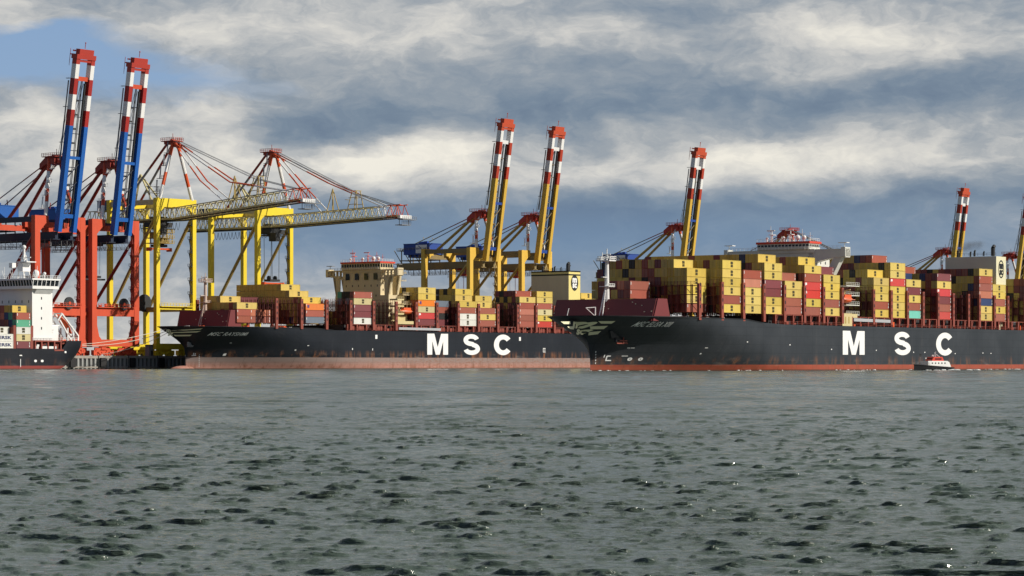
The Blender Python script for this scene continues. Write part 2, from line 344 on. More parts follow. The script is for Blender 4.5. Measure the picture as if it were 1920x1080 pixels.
class Hull:
    """half breadths of a container ship: x from the stem at the waterline, z above the water"""
    def __init__(s, L, B, D, Dfc, xfc, stemz, ent0=95., entD=42.):
        s.L, s.B, s.D, s.Dfc, s.xfc, s.stemz, s.e0, s.eD = L, B, D, Dfc, xfc, stemz, ent0, entD
    def stem(s, z):
        z = max(z, 0)
        pts = s.stemz
        for (a, xa), (b, xb) in zip(pts, pts[1:]):
            if z <= b: t = (z-a)/(b-a); return xa+(xb-xa)*t
        return pts[-1][1]
    def top(s, x):
        if x <= s.xfc: return s.Dfc-.4*min(1, max(0, (x+10)/(s.xfc+10)))
        return max(s.D, s.Dfc-.4-(x-s.xfc)*.16)
    def b(s, x, z):
        zz = max(0, min(1, z/s.Dfc)); x0 = s.stem(z); ent = s.e0+(s.eD-s.e0)*zz**.75
        u = (x-x0)/ent
        a = 1.75+.5*zz; c = 1.02-.50*zz**1.4
        g = 0 if u <= 0 else (1 if u >= 1 else (1-(1-u)**a)**c)
        if x > s.L-70:
            v = (x-(s.L-70))/70; w = max(0, 1-z/9.)
            g *= 1-(.75*w+.06)*v*v
        return s.B/2*g
    def build(s, mat_, deckmat, parent, x1=None):
        x1 = x1 or s.L
        us = [0, .002, .006, .012, .02, .03, .042, .056, .072, .09, .11, .135, .16, .19, .22, .26, .30]+[.30+.7*i/16 for i in range(1, 17)]
        nz = 22; m = MB(); G = {}
        for side in (-1, 1):
            for i, u in enumerate(us):
                for j in range(nz+1):
                    w = j/nz
                    xt = u*x1
                    ztop = s.top(s.stem(s.Dfc)+u*(x1-s.stem(s.Dfc)))
                    z = -3+(ztop+3)*w
                    x = s.stem(z)+u*(x1-s.stem(z))
                    k = len(m.v); m.v.append((x, side*s.b(x, z), z)); G[side, i, j] = k
        nu = len(us)
        for side in (-1, 1):
            for i in range(nu-1):
                for j in range(nz):
                    q = (G[side, i, j], G[side, i+1, j], G[side, i+1, j+1], G[side, i, j+1])
                    m.f.append(q if side < 0 else q[::-1]); m.i.append(0)
        for j in range(nz):    # transom
            m.f.append((G[-1, nu-1, j], G[1, nu-1, j], G[1, nu-1, j+1], G[-1, nu-1, j+1])); m.i.append(0)
        o = m.build('hull', mat_, parent, smooth=True, fix=True)
        md = o.modifiers.new('edges', 'EDGE_SPLIT'); md.split_angle = R(40)
        d = MB(); prev = None
        for i, u in enumerate(us):
            x = s.stem(s.Dfc)+u*(x1-s.stem(s.Dfc)); zt = s.top(x); zd = zt-(1.3 if x < s.xfc else .12)
            bb = max(.02, s.b(x, zd)-.12)
            cur = ((x, -bb, zd), (x, bb, zd))
            if prev: d.face([prev[0], cur[0], cur[1], prev[1]])
            prev = cur
        d.build('deck', deckmat, parent)
        # bulwark inner lining with a rail cap so that the forecastle plating has thickness
        r = MB()
        for side in (-1, 1):
            pp = None
            for i, u in enumerate(us):
                x = s.stem(s.Dfc)+u*(x1-s.stem(s.Dfc))
                if x > s.xfc+8: break
                zt = s.top(x); q = (x, side*s.b(x, zt), zt)
                if pp and (Vector(q)-Vector(pp)).length > .05: r.beam((pp[0], pp[1], pp[2]), q, .34, .22)
                pp = q
        r.build('bulwark_rail', MATS['black_trim'], parent)
        return o
def on_hull(H, verts, faces, x_at, z0, zh, name, mat_, parent, lift=.07):
    """lay flat shapes with unit coordinates (u, v) on the near side of the hull; x_at(u, v) gives x"""
    m = MB(); bm = bmesh.new()
    vs = [bm.verts.new((u, v, 0)) for u, v in verts]
    for f in faces:
        try: bm.faces.new([vs[i] for i in f])
        except ValueError: pass
    bmesh.ops.triangulate(bm, faces=bm.faces[:])
    long_ = [e for e in bm.edges if e.calc_length() > .22]
    for _ in range(2):
        long_ = [e for e in bm.edges if e.calc_length() > .22]
        if long_: bmesh.ops.subdivide_edges(bm, edges=long_, cuts=1)
    bmesh.ops.triangulate(bm, faces=bm.faces[:])
    bm.verts.index_update()
    for v in bm.verts:
        u, w = v.co.x, v.co.y; z = z0+zh*w; x = x_at(u, w)
        e = .3; bx = (H.b(x+e, z)-H.b(x-e, z))/(2*e); bz = (H.b(x, z+e)-H.b(x, z-e))/(2*e)
        nn = Vector((bx, -1, bz)); nn = Vector((-bx, -1, -bz)).normalized() if False else Vector((-bx, -1, bz*1)).normalized()
        nn = Vector((-bx, -1, -bz)).normalized()
        p = Vector((x, -H.b(x, z), z))+nn*lift
        m.v.append(tuple(p))
    for f in bm.faces: m.f.append(tuple(v.index for v in f.verts)); m.i.append(0)
    bm.free()
    return m.build(name, mat_, parent)
def stroke(pts, w):
    """thick polyline -> (verts, faces) strip"""
    V_ = []; F_ = []; n = len(pts)
    for i, p in enumerate(pts):
        a = Vector(pts[max(0, i-1)]); b = Vector(pts[min(n-1, i+1)]); d = (b-a).normalized(); nn = Vector((-d.y, d.x))
        V_ += [tuple(Vector(p)+nn*w/2), tuple(Vector(p)-nn*w/2)]
    for i in range(n-1): F_.append((2*i, 2*i+1, 2*i+3, 2*i+2))
    return V_, F_
def glyph(ch):
    """big block letters of the hull, cell (aspect, 1)"""
    if ch == 'M':
        v = []; f = []
        for q in ([(0, 0), (.24, 0), (.24, 1), (0, 1)], [(.24, .64), (.41, 0), (.505, 0), (.505, .36)], [(.24, .64), (.505, .36), (.34, 1), (.24, 1)]):
            for mir in (0, 1):
                p = [(1.01-x, y) for x, y in reversed(q)] if mir else q
                f.append(tuple(range(len(v), len(v)+4))); v += p
        return v, f, 1.01
    arc = lambda cx, cy, rx, ry, a0, a1, n=14: [(cx+rx*math.cos(R(a0+(a1-a0)*i/n)), cy+ry*math.sin(R(a0+(a1-a0)*i/n))) for i in range(n+1)]
    if ch == 'C':
        p = arc(.45, .5, .33, .385, 38, 322, 30); v, f = stroke(p, .24); return v, f, .86
    p = arc(.40, .715, .27, .18, 12, 255, 18)+[(.46, .52)]+arc(.42, .295, .29, .19, 75, -168, 20)
    v, f = stroke(p, .215); return v, f, .82
def big_letters(H, F, spans, py0, py1, parent, mat_):
    for ch, a, b in spans:
        y = -H.B/2; x0 = F.along(a, y); x1 = F.along(b, y)
        zt = F.z(py0(a), x0, y); zb = F.z(py1(a), x0, y)
        v, f, wd = glyph(ch)
        v = [(q[0]/wd, q[1]) for q in v]
        on_hull(H, v, f, lambda u, w: x0+(x1-x0)*u, zb, zt-zb, 'hull_letter', mat_, parent, .05)
def surf_x(H, F, px, z):
    x = 0.
    for _ in range(40): x = .5*x+.5*F.along(px, -H.b(x, z))
    return x
def hull_text(H, F, s, pxa, pxb, pya, pyb, parent, mat_, bold=.03, shear=.25):
    """ship's name between two photo columns; pya = row of the caps' top at pxa / pyb at pxb are taken from heights z"""
    v, f, asp = text_polys(s, bold, shear)
    x0 = surf_x(H, F, pxa, pya); x1 = surf_x(H, F, pxb, pya)
    on_hull(H, v, f, lambda u, w: x0+(x1-x0)*u, pyb, pya-pyb, 'ship_name', mat_, parent, .08)

M_white = mat('white_paint', (.80, .80, .78), .45, .05)
M_letter = mat('letter_white', (.86, .86, .84), .5, .02)
M_cream = mat('cream_paint', (.62, .52, .27), .5, .06, dirtcol=(.25, .15, .07))
M_greyw = mat('grey_white_paint', (.50, .51, .46), .5, .08, dirtcol=(.25, .2, .15))
M_redb = mat('red_brown_paint', (.27, .065, .045), .6, .15, dirtcol=(.05, .02, .015))
M_redd = mat('dark_red_paint', (.175, .032, .036), .6, .10)
M_blackt = mat('black_trim', (.012, .013, .016), .5, .0)
M_dark = mat('dark_metal', (.03, .032, .035), .6, .0)
M_grey = mat('grey_steel', (.22, .23, .24), .5, .1)
M_glass = mat('dark_glass', (.015, .02, .025), .12, 0)
M_orange = mat('orange_paint', (.75, .12, .035), .45, .04)
M_rope = mat('pale_rope', (.7, .66, .55), .9, 0)
M_band = mat('bright_red_band', (.62, .06, .03), .5, .04)

HE = Hull(350, 49, 15.7, 17.5, 62, [(0, 0), (4, -.2), (9, -1.2), (12, -4.2), (17.6, -11.5)], 100, 46)
HR = Hull(340, 48, 17.0, 18.1, 62, [(0, 0), (5, -.2), (9.5, -1.0), (12.5, -3.8), (18.2, -11)], 96, 44)
# ------------------------------------------------------------------ quay
ZQ = 5.7
M_conc = mat('quay_concrete', (.36, .33, .29), .85, .25, .05)
M_pile = mat('sheet_pile_steel', (.34, .35, .34), .5, .22)
M_fend = mat('fender_rubber', (.02, .02, .022), .7, .05)
M_ground = mat('terminal_asphalt', (.09, .09, .09), .9, .2)
def build_quay():
    m = MB(); m.box(-520, 2600, 27, 1400, -4, ZQ-.35)
    q = m.build('terminal_ground', M_ground); q.location = (*FR.o, 0); q.rotation_euler.z = FR.rz
    tag(q, kind='structure', label='flat container terminal ground behind the quay', cat='quay')
    root = empty('quay_wall', (*FR.o, 0), FR.rz, label='quay wall of pale steel sheet piles with dark rubber fenders below the red cranes', cat='quay wall')
    m = MB(); m.box(-520, 2600, 26.2, 30, ZQ-1.15, ZQ); m.build('coping', M_conc, root)
    m = MB(); m.box(-520, 2600, 26.2, 27.2, .5, 1.1)
    m.build('waling', M_conc, root)
    m = MB(); x = -520
    while x < 420:      # trapezoidal sheet piling: out face, web, in face, web
        m.hexa([(x, 26.3, -2), (x+.9, 26.3, -2), (x+1.1, 27, -2), (x-.2, 27, -2), (x, 26.3, ZQ-1.15), (x+.9, 26.3, ZQ-1.15), (x+1.1, 27, ZQ-1.15), (x-.2, 27, ZQ-1.15)])
        x += 2.4
    m.build('sheet_piling', M_pile, root)
    for i in range(22):
        x = -330+i*17.
        f = MB(); f.box(x-1.2, x+1.2, 25.1, 26.25, .8, ZQ-.9); f.box(x-1.5, x+1.5, 25.0, 25.15, 1.0, ZQ-1.1)
        f.tube((x-2.0, 25.9, .5), (x-2.0, 25.9, ZQ+.1), .14); f.build('fender', M_fend, root)
    for i in range(20):
        x = -330+i*17.+8.
        f = MB(); f.tube((x, 28.3, ZQ), (x, 28.3, ZQ+.7), .3); f.tube((x, 28.3, ZQ+.7), (x, 28.3, ZQ+.95), .5); f.build('bollard', M_dark, root)
build_quay()

# ------------------------------------------------------------------ ship to shore cranes
M_cred = mat('crane_red', (.62, .082, .032), .55, .16, dirtcol=(.25, .04, .02))
M_cdred = mat('crane_dark_red', (.30, .035, .022), .5, .10)
M_cblue = mat('crane_blue', (.010, .11, .42), .5, .08)
M_cyel = mat('crane_yellow', (.82, .63, .030), .5, .11, dirtcol=(.35, .2, .03))
M_cyel2 = mat('crane_deep_yellow', (.74, .47, .070), .5, .10, dirtcol=(.3, .17, .04))
M_ctan = mat('crane_weathered_yellow', (.45, .33, .10), .6, .2, dirtcol=(.16, .11, .05))
M_cor = mat('crane_orange_red', (.68, .095, .020), .5, .08)
M_house = mat('machinery_blue', (.022, .07, .32), .5, .08)
M_glassc = M_glass
RB = lambda v: Vector(v)

def stripes(m, a, b, w, h, cuts, up=None, tube=False):
    """beam from a to b painted in bands: cuts = [(end fraction, material index), ...]"""
    a = Vector(a); b = Vector(b); t0 = 0
    for t1, mi in cuts:
        m.cur = mi; p, q = a.lerp(b, t0), a.lerp(b, t1)
        (m.tube(p, q, w/2, w/2, 8) if tube else m.beam(p, q, w, h, up)); t0 = t1
    m.cur = 0
    return m

def boom_detail(m, hx, P, L, n):
    for i in range(n):
        s0, s1 = L*(.05+.9*i/n), L*(.05+.9*(i+1)/n)
        m.beam(P(-hx, s0, 0), P(hx, s1, 0), .22); m.beam(P(hx, s0, 0), P(-hx, s1, 0), .22)

def crane(pl, pr, kind, c, label, ztop, zapex, tip, angle, group, legw=(2.7, 2.4), yf=31., gauge=30., sf=1.0):
    """c: dict of materials leg, boom, hi (warning colour), gird.  pl, pr: photo columns of the two water side legs"""
    x0 = FR.along(pl, yf); x1 = FR.along(pr, yf); hw = (x1-x0)/2
    q = FR.w((x0+x1)/2, yf); root = empty('ship_to_shore_crane', (q.x, q.y, ZQ), FR.rz, label=label, cat='container crane', group=group)
    hd = -2.6 if c.get('sign') else 0.
    zt = ztop-ZQ; za = zapex-ZQ; zp = 20.5*sf if kind != 'truss' else 21.5
    lw, ld = legw; g = gauge
    # legs, each its own mesh, flared at the foot and at the shoulder
    for y in (0, g):
        for sx in (-1, 1):
            m = MB(); X = sx*hw
            m.beam((X, y, 5), (X, y, zt), lw, ld, (0, 1, 0))
            if kind == 'box':
                k = -sx
                m.prism([(X+k*lw/2, y-ld/2+.02, 6.), (X+k*(lw/2+3.4), y-ld/2+.02, 6.), (X+k*(lw/2+1.2), y-ld/2+.02, 8.3), (X+k*lw/2, y-ld/2+.02, 13.)], (0, ld-.04, 0))
                m.box(min(X, X+k*(lw/2+4.6)), max(X, X+k*(lw/2+4.6)), y-ld/2+.03, y+ld/2-.03, zt-3.2, zt-.02)
                m.prism([(X+k*lw/2, y-ld/2+.04, zt-3.2), (X+k*lw/2, y-ld/2+.04, zt-6.4), (X+k*(lw/2+3.2), y-ld/2+.04, zt-3.2)], (0, ld-.08, 0))
            m.build('leg', c['leg'], root)
    # lower sill beams and portal ties
    for y in (0, g):
        m = MB(); m.box(-hw-1.5, hw+1.5, y-ld/2-.05, y+ld/2+.05, 3.9 if kind == 'box' else 2.8, 6.9 if kind == 'box' else 5.4); m.build('sill_beam', c['leg'], root)
        m = MB(); zb = zp
        m.box(-hw+lw/2, hw-lw/2, y-ld/2+.15, y+ld/2-.15, zb-(3.6 if kind == 'box' else 1.2), zb)
        m.box(-hw+lw/2, hw-lw/2, y-ld/2-.9, y+ld/2-.2, zb, zb+.35)
        m.build('portal_beam', c['leg'], root)
        m = MB(); m.rail((-hw+lw/2, y-ld/2-.8, zb+.35), (hw-lw/2, y-ld/2-.8, zb+.35), 1.3, 1.7, .09)
        for k in range(6 if kind == 'box' else 0): xx = -hw+lw+1.5+k*(2*hw-2*lw-3)/5; m.box(xx-.5, xx+.5, y-.4, y+.4, zb+.35, zb+1.2+.5*(k % 2))
        m.build('walkway', c['leg'], root)
    # wheel bogies
    for y in (0, g):
        for sx in (-1, 1):
            m = MB(); X = sx*(hw-5.4) if kind == 'box' else sx*(hw-4.2)
            m.prism([(X-4.6, y-.6, 2.1), (X-.8, y-.6, 4.0), (X+.8, y-.6, 4.0), (X+4.6, y-.6, 2.1), (X+3.4, y-.6, 1.7), (X, y-.6, 3.1), (X-3.4, y-.6, 1.7)], (0, 1.2, 0))
            for s_ in (-1, 1):
                m.prism([(X+s_*3.2-2.3, y-.8, .8), (X+s_*3.2-.6, y-.8, 2.7), (X+s_*3.2+.6, y-.8, 2.7), (X+s_*3.2+2.3, y-.8, .8), (X+s_*3.2+1.4, y-.8, .55), (X+s_*3.2, y-.8, 1.7), (X+s_*3.2-1.4, y-.8, .55)], (0, 1.6, 0))
                for k in (-1.8, -.65, .65, 1.8): m.tube((X+s_*3.2+k, y-.5, .52), (X+s_*3.2+k, y+.5, .52), .52, n=10)
            m.box(X-5.6, X-4.9, y-.9, y+.9, .3, 2.4); m.box(X+4.9, X+5.6, y-.9, y+.9, .3, 2.4); m.box(X-1.2, X+1.2, y-.9, y+.9, 2.6, 4.2); m.box(X-4.4, X+4.4, y-.3, y+.3, .9, 3.6); m.box(X-.9, X+.9, y-.8, y+.8, .5, 1.6)
            m.build('wheel_bogie', c['bogie'], root)
    # side diagonals and the side girts
    for sx in (-1, 1):
        m = MB(); X = sx*hw
        m.tube((X, ld/2, zt-8), (X, g-ld/2, zp-1.0), .75, n=8); m.build('diagonal_brace', c['brace'], root)
        m = MB(); m.beam((X, ld/2, zp-1), (X, g-ld/2, zp-1), 1.0, 1.6); m.build('side_tie', c['brace'], root)
        m = MB(); m.beam((X, ld/2, zt-1.5), (X, g-ld/2, zt-1.5), 1.3, 2.2); m.build('top_tie', c['gird'], root)
    # front and rear cross heads
    for y in (0, g):
        m = MB()
        if kind == 'truss':
            m.box(-hw-lw/2-.01, hw+lw/2+.01, y-ld/2-.06, y+ld/2+.06, zt-3.6, zt+.3)
            for s_ in (-1, 1): m.prism([(s_*(hw-lw/2), y-ld/2, zt-3.6), (s_*(hw-lw/2), y-ld/2, zt-6.0), (s_*(hw-lw/2-2.6), y-ld/2, zt-3.6)], (0, ld, 0))
        else:
            m.box(-hw+lw/2, hw-lw/2, y+.1, y+ld/2-.1, zt-5.0, zt-2.6)
        m.build('cross_head', c['leg'] if kind == 'truss' or c.get('darktrol') else c['gird'], root)
    # main girder over the quay
    gy1 = g+24
    if kind == 'box':
        zg = zt-9.6
        for sx in (-1, 1):
            m = MB(); m.box(sx*4.2-.75, sx*4.2+.75, -3.5, gy1, zg, zg+3.0); m.box(sx*4.2-1.9, sx*4.2+1.9, -3.5, gy1, zg-.35, zg-.02); m.build('main_girder', c['gird'], root)
        m = MB()
        for k in range(6): y = 2+k*(gy1-4)/5; m.box(-3.4, 3.4, y-.5, y+.5, zg+.6, zg+2.2)
        m.build('girder_tie', c['gird'], root)
        m = MB()      # hanging cable walkway below the girder
        for X in (-6.1, 6.1):
            m.beam((X, -2, zg-3.0), (X, gy1, zg-3.0), .5, .18); m.rail((X+.3, -2, zg-3.0), (X+.3, gy1, zg-3.0), 1.2, 2.4, .08)
            y = -2
            while y < gy1: m.beam((X, y, zg-3.0), (X, y, zg), .14); m.beam((X, y, zg-3.0), (X*.8, y+1.8, zg), .1); y += 3.6
        m.build('cable_walkway', M_grey, root)
        # machinery house
        h = empty_part('machinery_house', root)
        m = MB(); m.box(-5.2, 5.2, g+1.5, g+19, zt+.2+hd, zt+5.6+hd); m.box(-5.4, 5.4, g+1.3, g+19.2, zt+5.6+hd, zt+5.9+hd)
        m.box(-4, 4, g+3, g+17, zt-1.2+hd, zt+.2+hd)
        for k in range(3): m.box(-3+k*2.4, -1.6+k*2.4, g+5+4*k, g+7+4*k, zt+5.9+hd, zt+7.0+hd)
        hb = m.build('machinery_house', c['house'], root); bpy.data.objects.remove(h)
        if c.get('sign'):
            m = MB(); m.box(-5.45, -5.22, g+3.2, g+10.6, zt+.9+hd, zt+5.1+hd); sg = m.build('sign_panel', M_white, hb)
            m = MB(); P = lambda t, z: (-5.5, g+3.2+7.4*t, zt+.9+hd+4.2*z)
            pts = [(1-(.18+.66*k/14), .5+.40*math.sin((k/14-.5)*math.pi*1.0)*(1 if k < 99 else 1)) for k in range(15)]
            pts = [(.22+.56*k/16, .5-.36*math.cos(math.pi*k/16)) for k in range(17)]
            for a, b in zip(pts, pts[1:]): m.beam(P(*a), P(*b), .32, .09, (1, 0, 0))
            m.beam(P(.04, .52), P(.30, .52), .07, .42, (0, 0, 1)); m.beam(P(.62, .52), P(.96, .52), .07, .42, (0, 0, 1))
            m.build('sign_emblem', M_house, sg)
        m = MB(); m.box(-5.5, 5.5, g+19.5, g+23.5, zt-.4, zt); m.rail((-5.5, g+23.5, zt), (5.5, g+23.5, zt)); m.rail((-5.5, g+1.4, zt), (-5.5, g+23.5, zt)); m.box(-4, 4, g+2, g+23, zt-5.4, zt-5.0)
        for k in range(4): y = g+3+k*6; m.beam((-4.5, y, zg+3), (-4.5, y, zt), .4); m.beam((4.5, y, zg+3), (4.5, y, zt), .4); m.beam((-4.5, y, zg+3), (-4.5, y+5, zt), .3)
        m.build('rear_platform', c['gird'], root)
    else:
        zg = zt-8.6
        def truss(m, A, B, zb0, zb1, hgt, wid, n, endcol):
            # box lattice: two bottom chords, two top chords, zigzags; endcol = fraction from which the paint is red and white
            for sx in (-1, 1):
                for i in range(n):
                    t0, t1 = i/n, (i+1)/n; y0 = A+(B-A)*t0; y1 = A+(B-A)*t1; z0 = zb0+(zb1-zb0)*t0; z1 = zb0+(zb1-zb0)*t1; ym = (y0+y1)/2; zm = (z0+z1)/2
                    m.cur = 0 if t0 < endcol else (1 if (i % 6) < 2 else 2)
                    m.beam((sx*wid/2, y0, z0), (sx*wid/2, y1, z1), .55, .9)
                    m.beam((sx*wid/2*.75, y0, z0+hgt), (sx*wid/2*.75, y1, z1+hgt), .4, .4)
                    m.beam((sx*wid/2, y0, z0), (sx*wid/2*.75, ym, zm+hgt), .26); m.beam((sx*wid/2*.75, ym, zm+hgt), (sx*wid/2, y1, z1), .26)
                    if sx > 0:
                        m.beam((-wid/2, y0, z0), (wid/2, y0, z0), .22); m.beam((-wid/2*.75, ym, zm+hgt), (wid/2*.75, ym, zm+hgt), .2); m.beam((-wid/2, y0, z0), (wid/2, y1, z1), .16)
            # walkway alongside the bottom chord
            m.cur = 0
            m.beam((-wid/2-1.0, A, zb0-.3), (-wid/2-1.0, B, zb1-.3), 1.1, .12); m.rail((-wid/2-1.5, A, zb0-.3), (-wid/2-1.5, B, zb1-.3), 1.1, 3.0, .05)
            m.cur = 3
            for sx in (-1, 1): m.beam((sx*wid/2, A, zb0-.65), (sx*wid/2, B, zb1-.65), .7, .35)
            m.cur = 0
            return m
        m = truss(MB(), -3, gy1, zg, zg, 5.0, 6.4, 18, 9); m.build('main_girder', [c['gird'], c['hi'], M_white, M_dark], root)
        m = MB()
        for k in range(20):
            ya = 1+k*2.3; pts = [(3.9, ya+2.3*t/6, zg-1.2-3.4*math.sin(math.pi*t/6)) for t in range(7)]
            for a, b in zip(pts, pts[1:]): m.beam(a, b, .12)
        m.build('festoon_cable', M_dark, root)
        m = MB(); m.box(-4, 4, g+4, g+16, zg+5.2, zg+9.4); m.box(-4.2, 4.2, g+3.8, g+16.2, zg+9.4, zg+9.7); m.build('machinery_house', c['house'], root)
        m = MB()
        for sx in (-1, 1):
            m.beam((sx*2.5, g-2, zt), (0, g-8, zt+12), .6); m.beam((sx*2.5, g-18, zt), (0, g-8, zt+12), .6)
        m.build('service_gantry', c['gird'], root)
        m = MB()
        for X in (-4, 0.5): 
            m.beam((X, 12, zt), (X, 12, zt+6), .35); m.box(X-1.2, X+1.2, 11, 13, zt+6, zt+6.3); m.box(X-1.4, X+1.4, 10.6, 13.4, zt+3.2, zt+3.4); m.rail((X-1.4, 10.6, zt+3.4), (X+1.4, 10.6, zt+3.4), 1, 1, .05)
        m.build('floodlight_mast', M_grey, root)
    # A frame with striped front legs
    ya = -ld/2+.4
    for sx in (-1, 1):
        foot = (sx*(hw-1.2 if kind == 'truss' else hw*.62), ya, zt); top_ = (sx*(1.0 if kind == 'truss' else 2.6), ya+(.5 if kind == 'truss' else 3.5), za)
        cuts = [(.23, 2), (.45, 1), (.74, 2), (1, 1)]
        m = stripes(MB(), foot, top_, 1.55, 1.3, cuts, tube=True); m.build('frame_leg', [c['leg'], c['hi'], M_white], root)
        m = MB()
        bk = (sx*4.2, g-3, zt-.2 if kind == 'box' else zt); tp = (sx*1.6, ya+4, za-1.5)
        if kind == 'box': m.cur = 0; m.tube(tp, bk, .75, n=8)
        else: stripes(m, tp, bk, 1.1, 1.1, [(.42, 3), (.85, 4), (1, 3)], tube=True)
        m.build('back_stay', [c['stay'], c['hi'], M_white, c['dstay'], M_grey], root)
        if kind == 'box':
            m = MB(); b2 = (sx*4.2, gy1-3, zt+.2); md_ = (sx*3.6, g+8, za+(zt-za)*.70)
            stripes(m, tp, b2, .5, .5, [(.35, 3), (.6, 1), (1, 0)], tube=True)
            m.beam((sx*3.8, g+7, zt+5.9), (sx*3.4, g+7, za+(zt-za)*.66), .3)
            m.build('rear_tie', [c['stay'], M_grey, M_white, c['dstay']], root)
    m = MB()
    hx = 3.4 if kind == 'box' else 2.0
    m.box(-hx, hx, ya-.5, ya+5.5, za-3.4 if kind == 'box' else za-1.6, za-.4)
    m.box(-hx-1, hx+1, ya-1.5, ya+6.5, za-.4, za-.1)
    m.rail((-hx-1, ya-1.5, za-.1), (hx+1, ya-1.5, za-.1), 1.3, 1.1, .09); m.rail((-hx-1, ya-1.5, za-.1), (-hx-1, ya+6.5, za-.1), 1.3, 1.1, .09); m.rail((hx+1, ya-1.5, za-.1), (hx+1, ya+6.5, za-.1), 1.3, 1.1, .09)
    m.tube((0, ya+2, za-.1), (0, ya+2, za+3.2), .12); m.tube((-hx+1, ya+2, za), (hx-1, ya+2, za), .7)
    for s_ in (-1, 1): m.tube((s_*hx*.6-.5, ya-.7, za-2), (s_*hx*.6+.5, ya-.7, za-2), 1.1, n=12)
    if kind == 'box': m.prism([(-hx, ya+5.5, za-.5), (-hx, ya+9, za-3), (-hx, ya+9, za-5.5), (-hx, ya+5.5, za-3.4)], (2*hx, 0, 0))
    m.build('apex_head', c['dhi'], root)
    # ladder and platforms up the frame, cream zigzag panels
    m = MB()
    for k in range(4):
        t = .12+.22*k; z = zt+(za-zt)*t; X = -hw*(.62 if kind == 'box' else .9)*(1-t)-2.2*0
        m.box(X-2.4, X-.6, ya+.6, ya+3.0, z, z+.2); m.rail((X-2.4, ya+.6, z+.2), (X-.6, ya+.6, z+.2), 1.2, .8, .08)
        m.beam((X-2.2, ya+1, z), (X-.4, ya+2.4, z+(za-zt)*.2), .6, .15)
    m.build('access_stair', M_white if kind == 'box' else M_grey, root)
    # boom
    if kind == 'box':
        L = tip; a = R(angle); H0 = Vector((0, -4.2, zt-6.6)); ax = Vector((0, -math.cos(a), math.sin(a))); up = Vector((0, -math.sin(a), -math.cos(a)))*-1
        P = lambda x, s, h: H0+Vector((x, 0, 0))+ax*s+up*h
        bw = 4.1*sf
        s1 = (.655, .745, .835, .925)
        bm_ = empty_part('boom', root)
        m = MB()
        for sx in (-1, 1):
            stripes(m, P(sx*bw, 0, 0), P(sx*bw, L, 0), 2.0, 2.7, [(s1[0], 0), (s1[1], 1), (s1[2], 2), (s1[3], 1) if False else (s1[3], 1), (1.0, 2)] if False else [(.60, 0), (.69, 1), (.775, 2), (.865, 1), (.945, 2), (1.0, 3)], up=tuple(up))
        bo = m.build('boom', [c['boom'], c['dhi2'], M_white, c['cap']], root); bpy.data.objects.remove(bm_)
        m = MB(); m.cur = 0
        m.beam(P(-bw-1.15, L-.9, .2), P(bw+1.15, L-.9, .2), 2.0, 3.6, tuple(up)); m.beam(P(-bw+.2, L+1.2, -.2), P(bw-.2, L+1.2, -.2), 2.2, 2.4, tuple(up)); m.beam(P(-bw+1, L-2.6, -1.0), P(bw-1, L-2.6, -1.0), 1.0, .4, tuple(up))
        m.beam(P(-bw-1.4, L-.2, 2.4), P(bw+1.4, L-.2, 2.4), .5, .5, tuple(up))
        for k in range(5): m.beam(P(-bw+k*bw*.5, L+1.4, 1.5), P(-bw+k*bw*.5, L+1.4, 2.1), 1.2, .6)
        for X in (-bw-1.4, bw+1.4): m.rail(P(X, L-5, 2.5), P(X, L+1.2, 2.5), 1.0, 2, .07)
        m.tube(P(0, L+2.6, 0), P(0, L+5.0, 0), .13); m.ball(tuple(P(0, L+5.0, 0)), .3)
        m.build('boom_tip', c['cap'], bo)
        for t, hh, ww, q in ((.865, .4, 1.8, 0), (.42, .0, 1.2, 1), (.09, .3, 1.6, 1)):
            m = MB(); m.beam(P(-bw, L*t, hh), P(bw, L*t, hh), ww, 2.0, tuple(up)); m.build('boom_tie', c['tie2'] if q else c['tie'], bo)
        m = MB(); m.cur = 0
        for i in range(3): boom_a = L*(.10+.10*i); m.beam(P(-bw+1, boom_a, -.4), P(bw-1, boom_a+L*.09, -.4), .35)
        m.cur = 1
        for X in (-2.2, -1.2, .9, 1.6): m.beam(P(X, L*.02, 1.2), P(X*.8, L*.86, 1.0), .22)
        m.beam(P(2.3, L*.03, .2), P(2.1, L*.84, .2), .8, .5)
        m.cur = 0
        for i in range(8): m.beam(P(-bw+1.1, L*(.08+.095*i), .9), P(bw-1.1, L*(.08+.095*i), .9), .28)
        m.cur = 1
        m.cur = 1
        for i in range(26): m.beam(P(2.6, L*(.05+.031*i), .6), P(4.4, L*(.05+.031*i), .6), .18)
        m.beam(P(2.6, L*.05, .6), P(2.6, L*.86, .6), .35); m.beam(P(-2.2, L*.05, .9), P(-2.2, L*.6, .9), .5)
        for i in range(9): m.box(-.9, .9, P(0, L*(.1+.08*i), 1.4).y-.5, P(0, L*(.1+.08*i), 1.4).y+.5, P(0, L*(.1+.08*i), 0).z, P(0, L*(.1+.08*i), 0).z+.7)
        m.build('hoist_rope', [c['gird'], M_dark], bo)
        m = MB()    # folded forestays hanging along the outside of the boom, small platforms
        for sx in (-1, 1):
            m.beam(P(sx*(bw+1.3), L*.40, 2.0), P(sx*(bw+1.3), L*.62, 2.0), .4, .5); m.beam(P(sx*(bw+1.3), L*.62, 2.0), P(sx*(bw+1.3), L*.85, 2.0), .35, .4)
            for t in (.5, .7, .86): m.box(*sorted((sx*(bw+1.0), sx*(bw+2.2))), P(0, L*t, 2).y-.8, P(0, L*t, 2).y+.8, P(0, L*t, 2).z, P(0, L*t, 2).z+.2)
        m.build('forestay', M_grey, bo)
        m = MB()
        for X in (-1.8, -1.0, 1.0, 1.8):
            m.beam((X, ya-.5, za-.8), P(X*1.6, L*.84, 2.0), .14 if angle > 30 else .4)
        m.build('luffing_rope', M_grey, root)
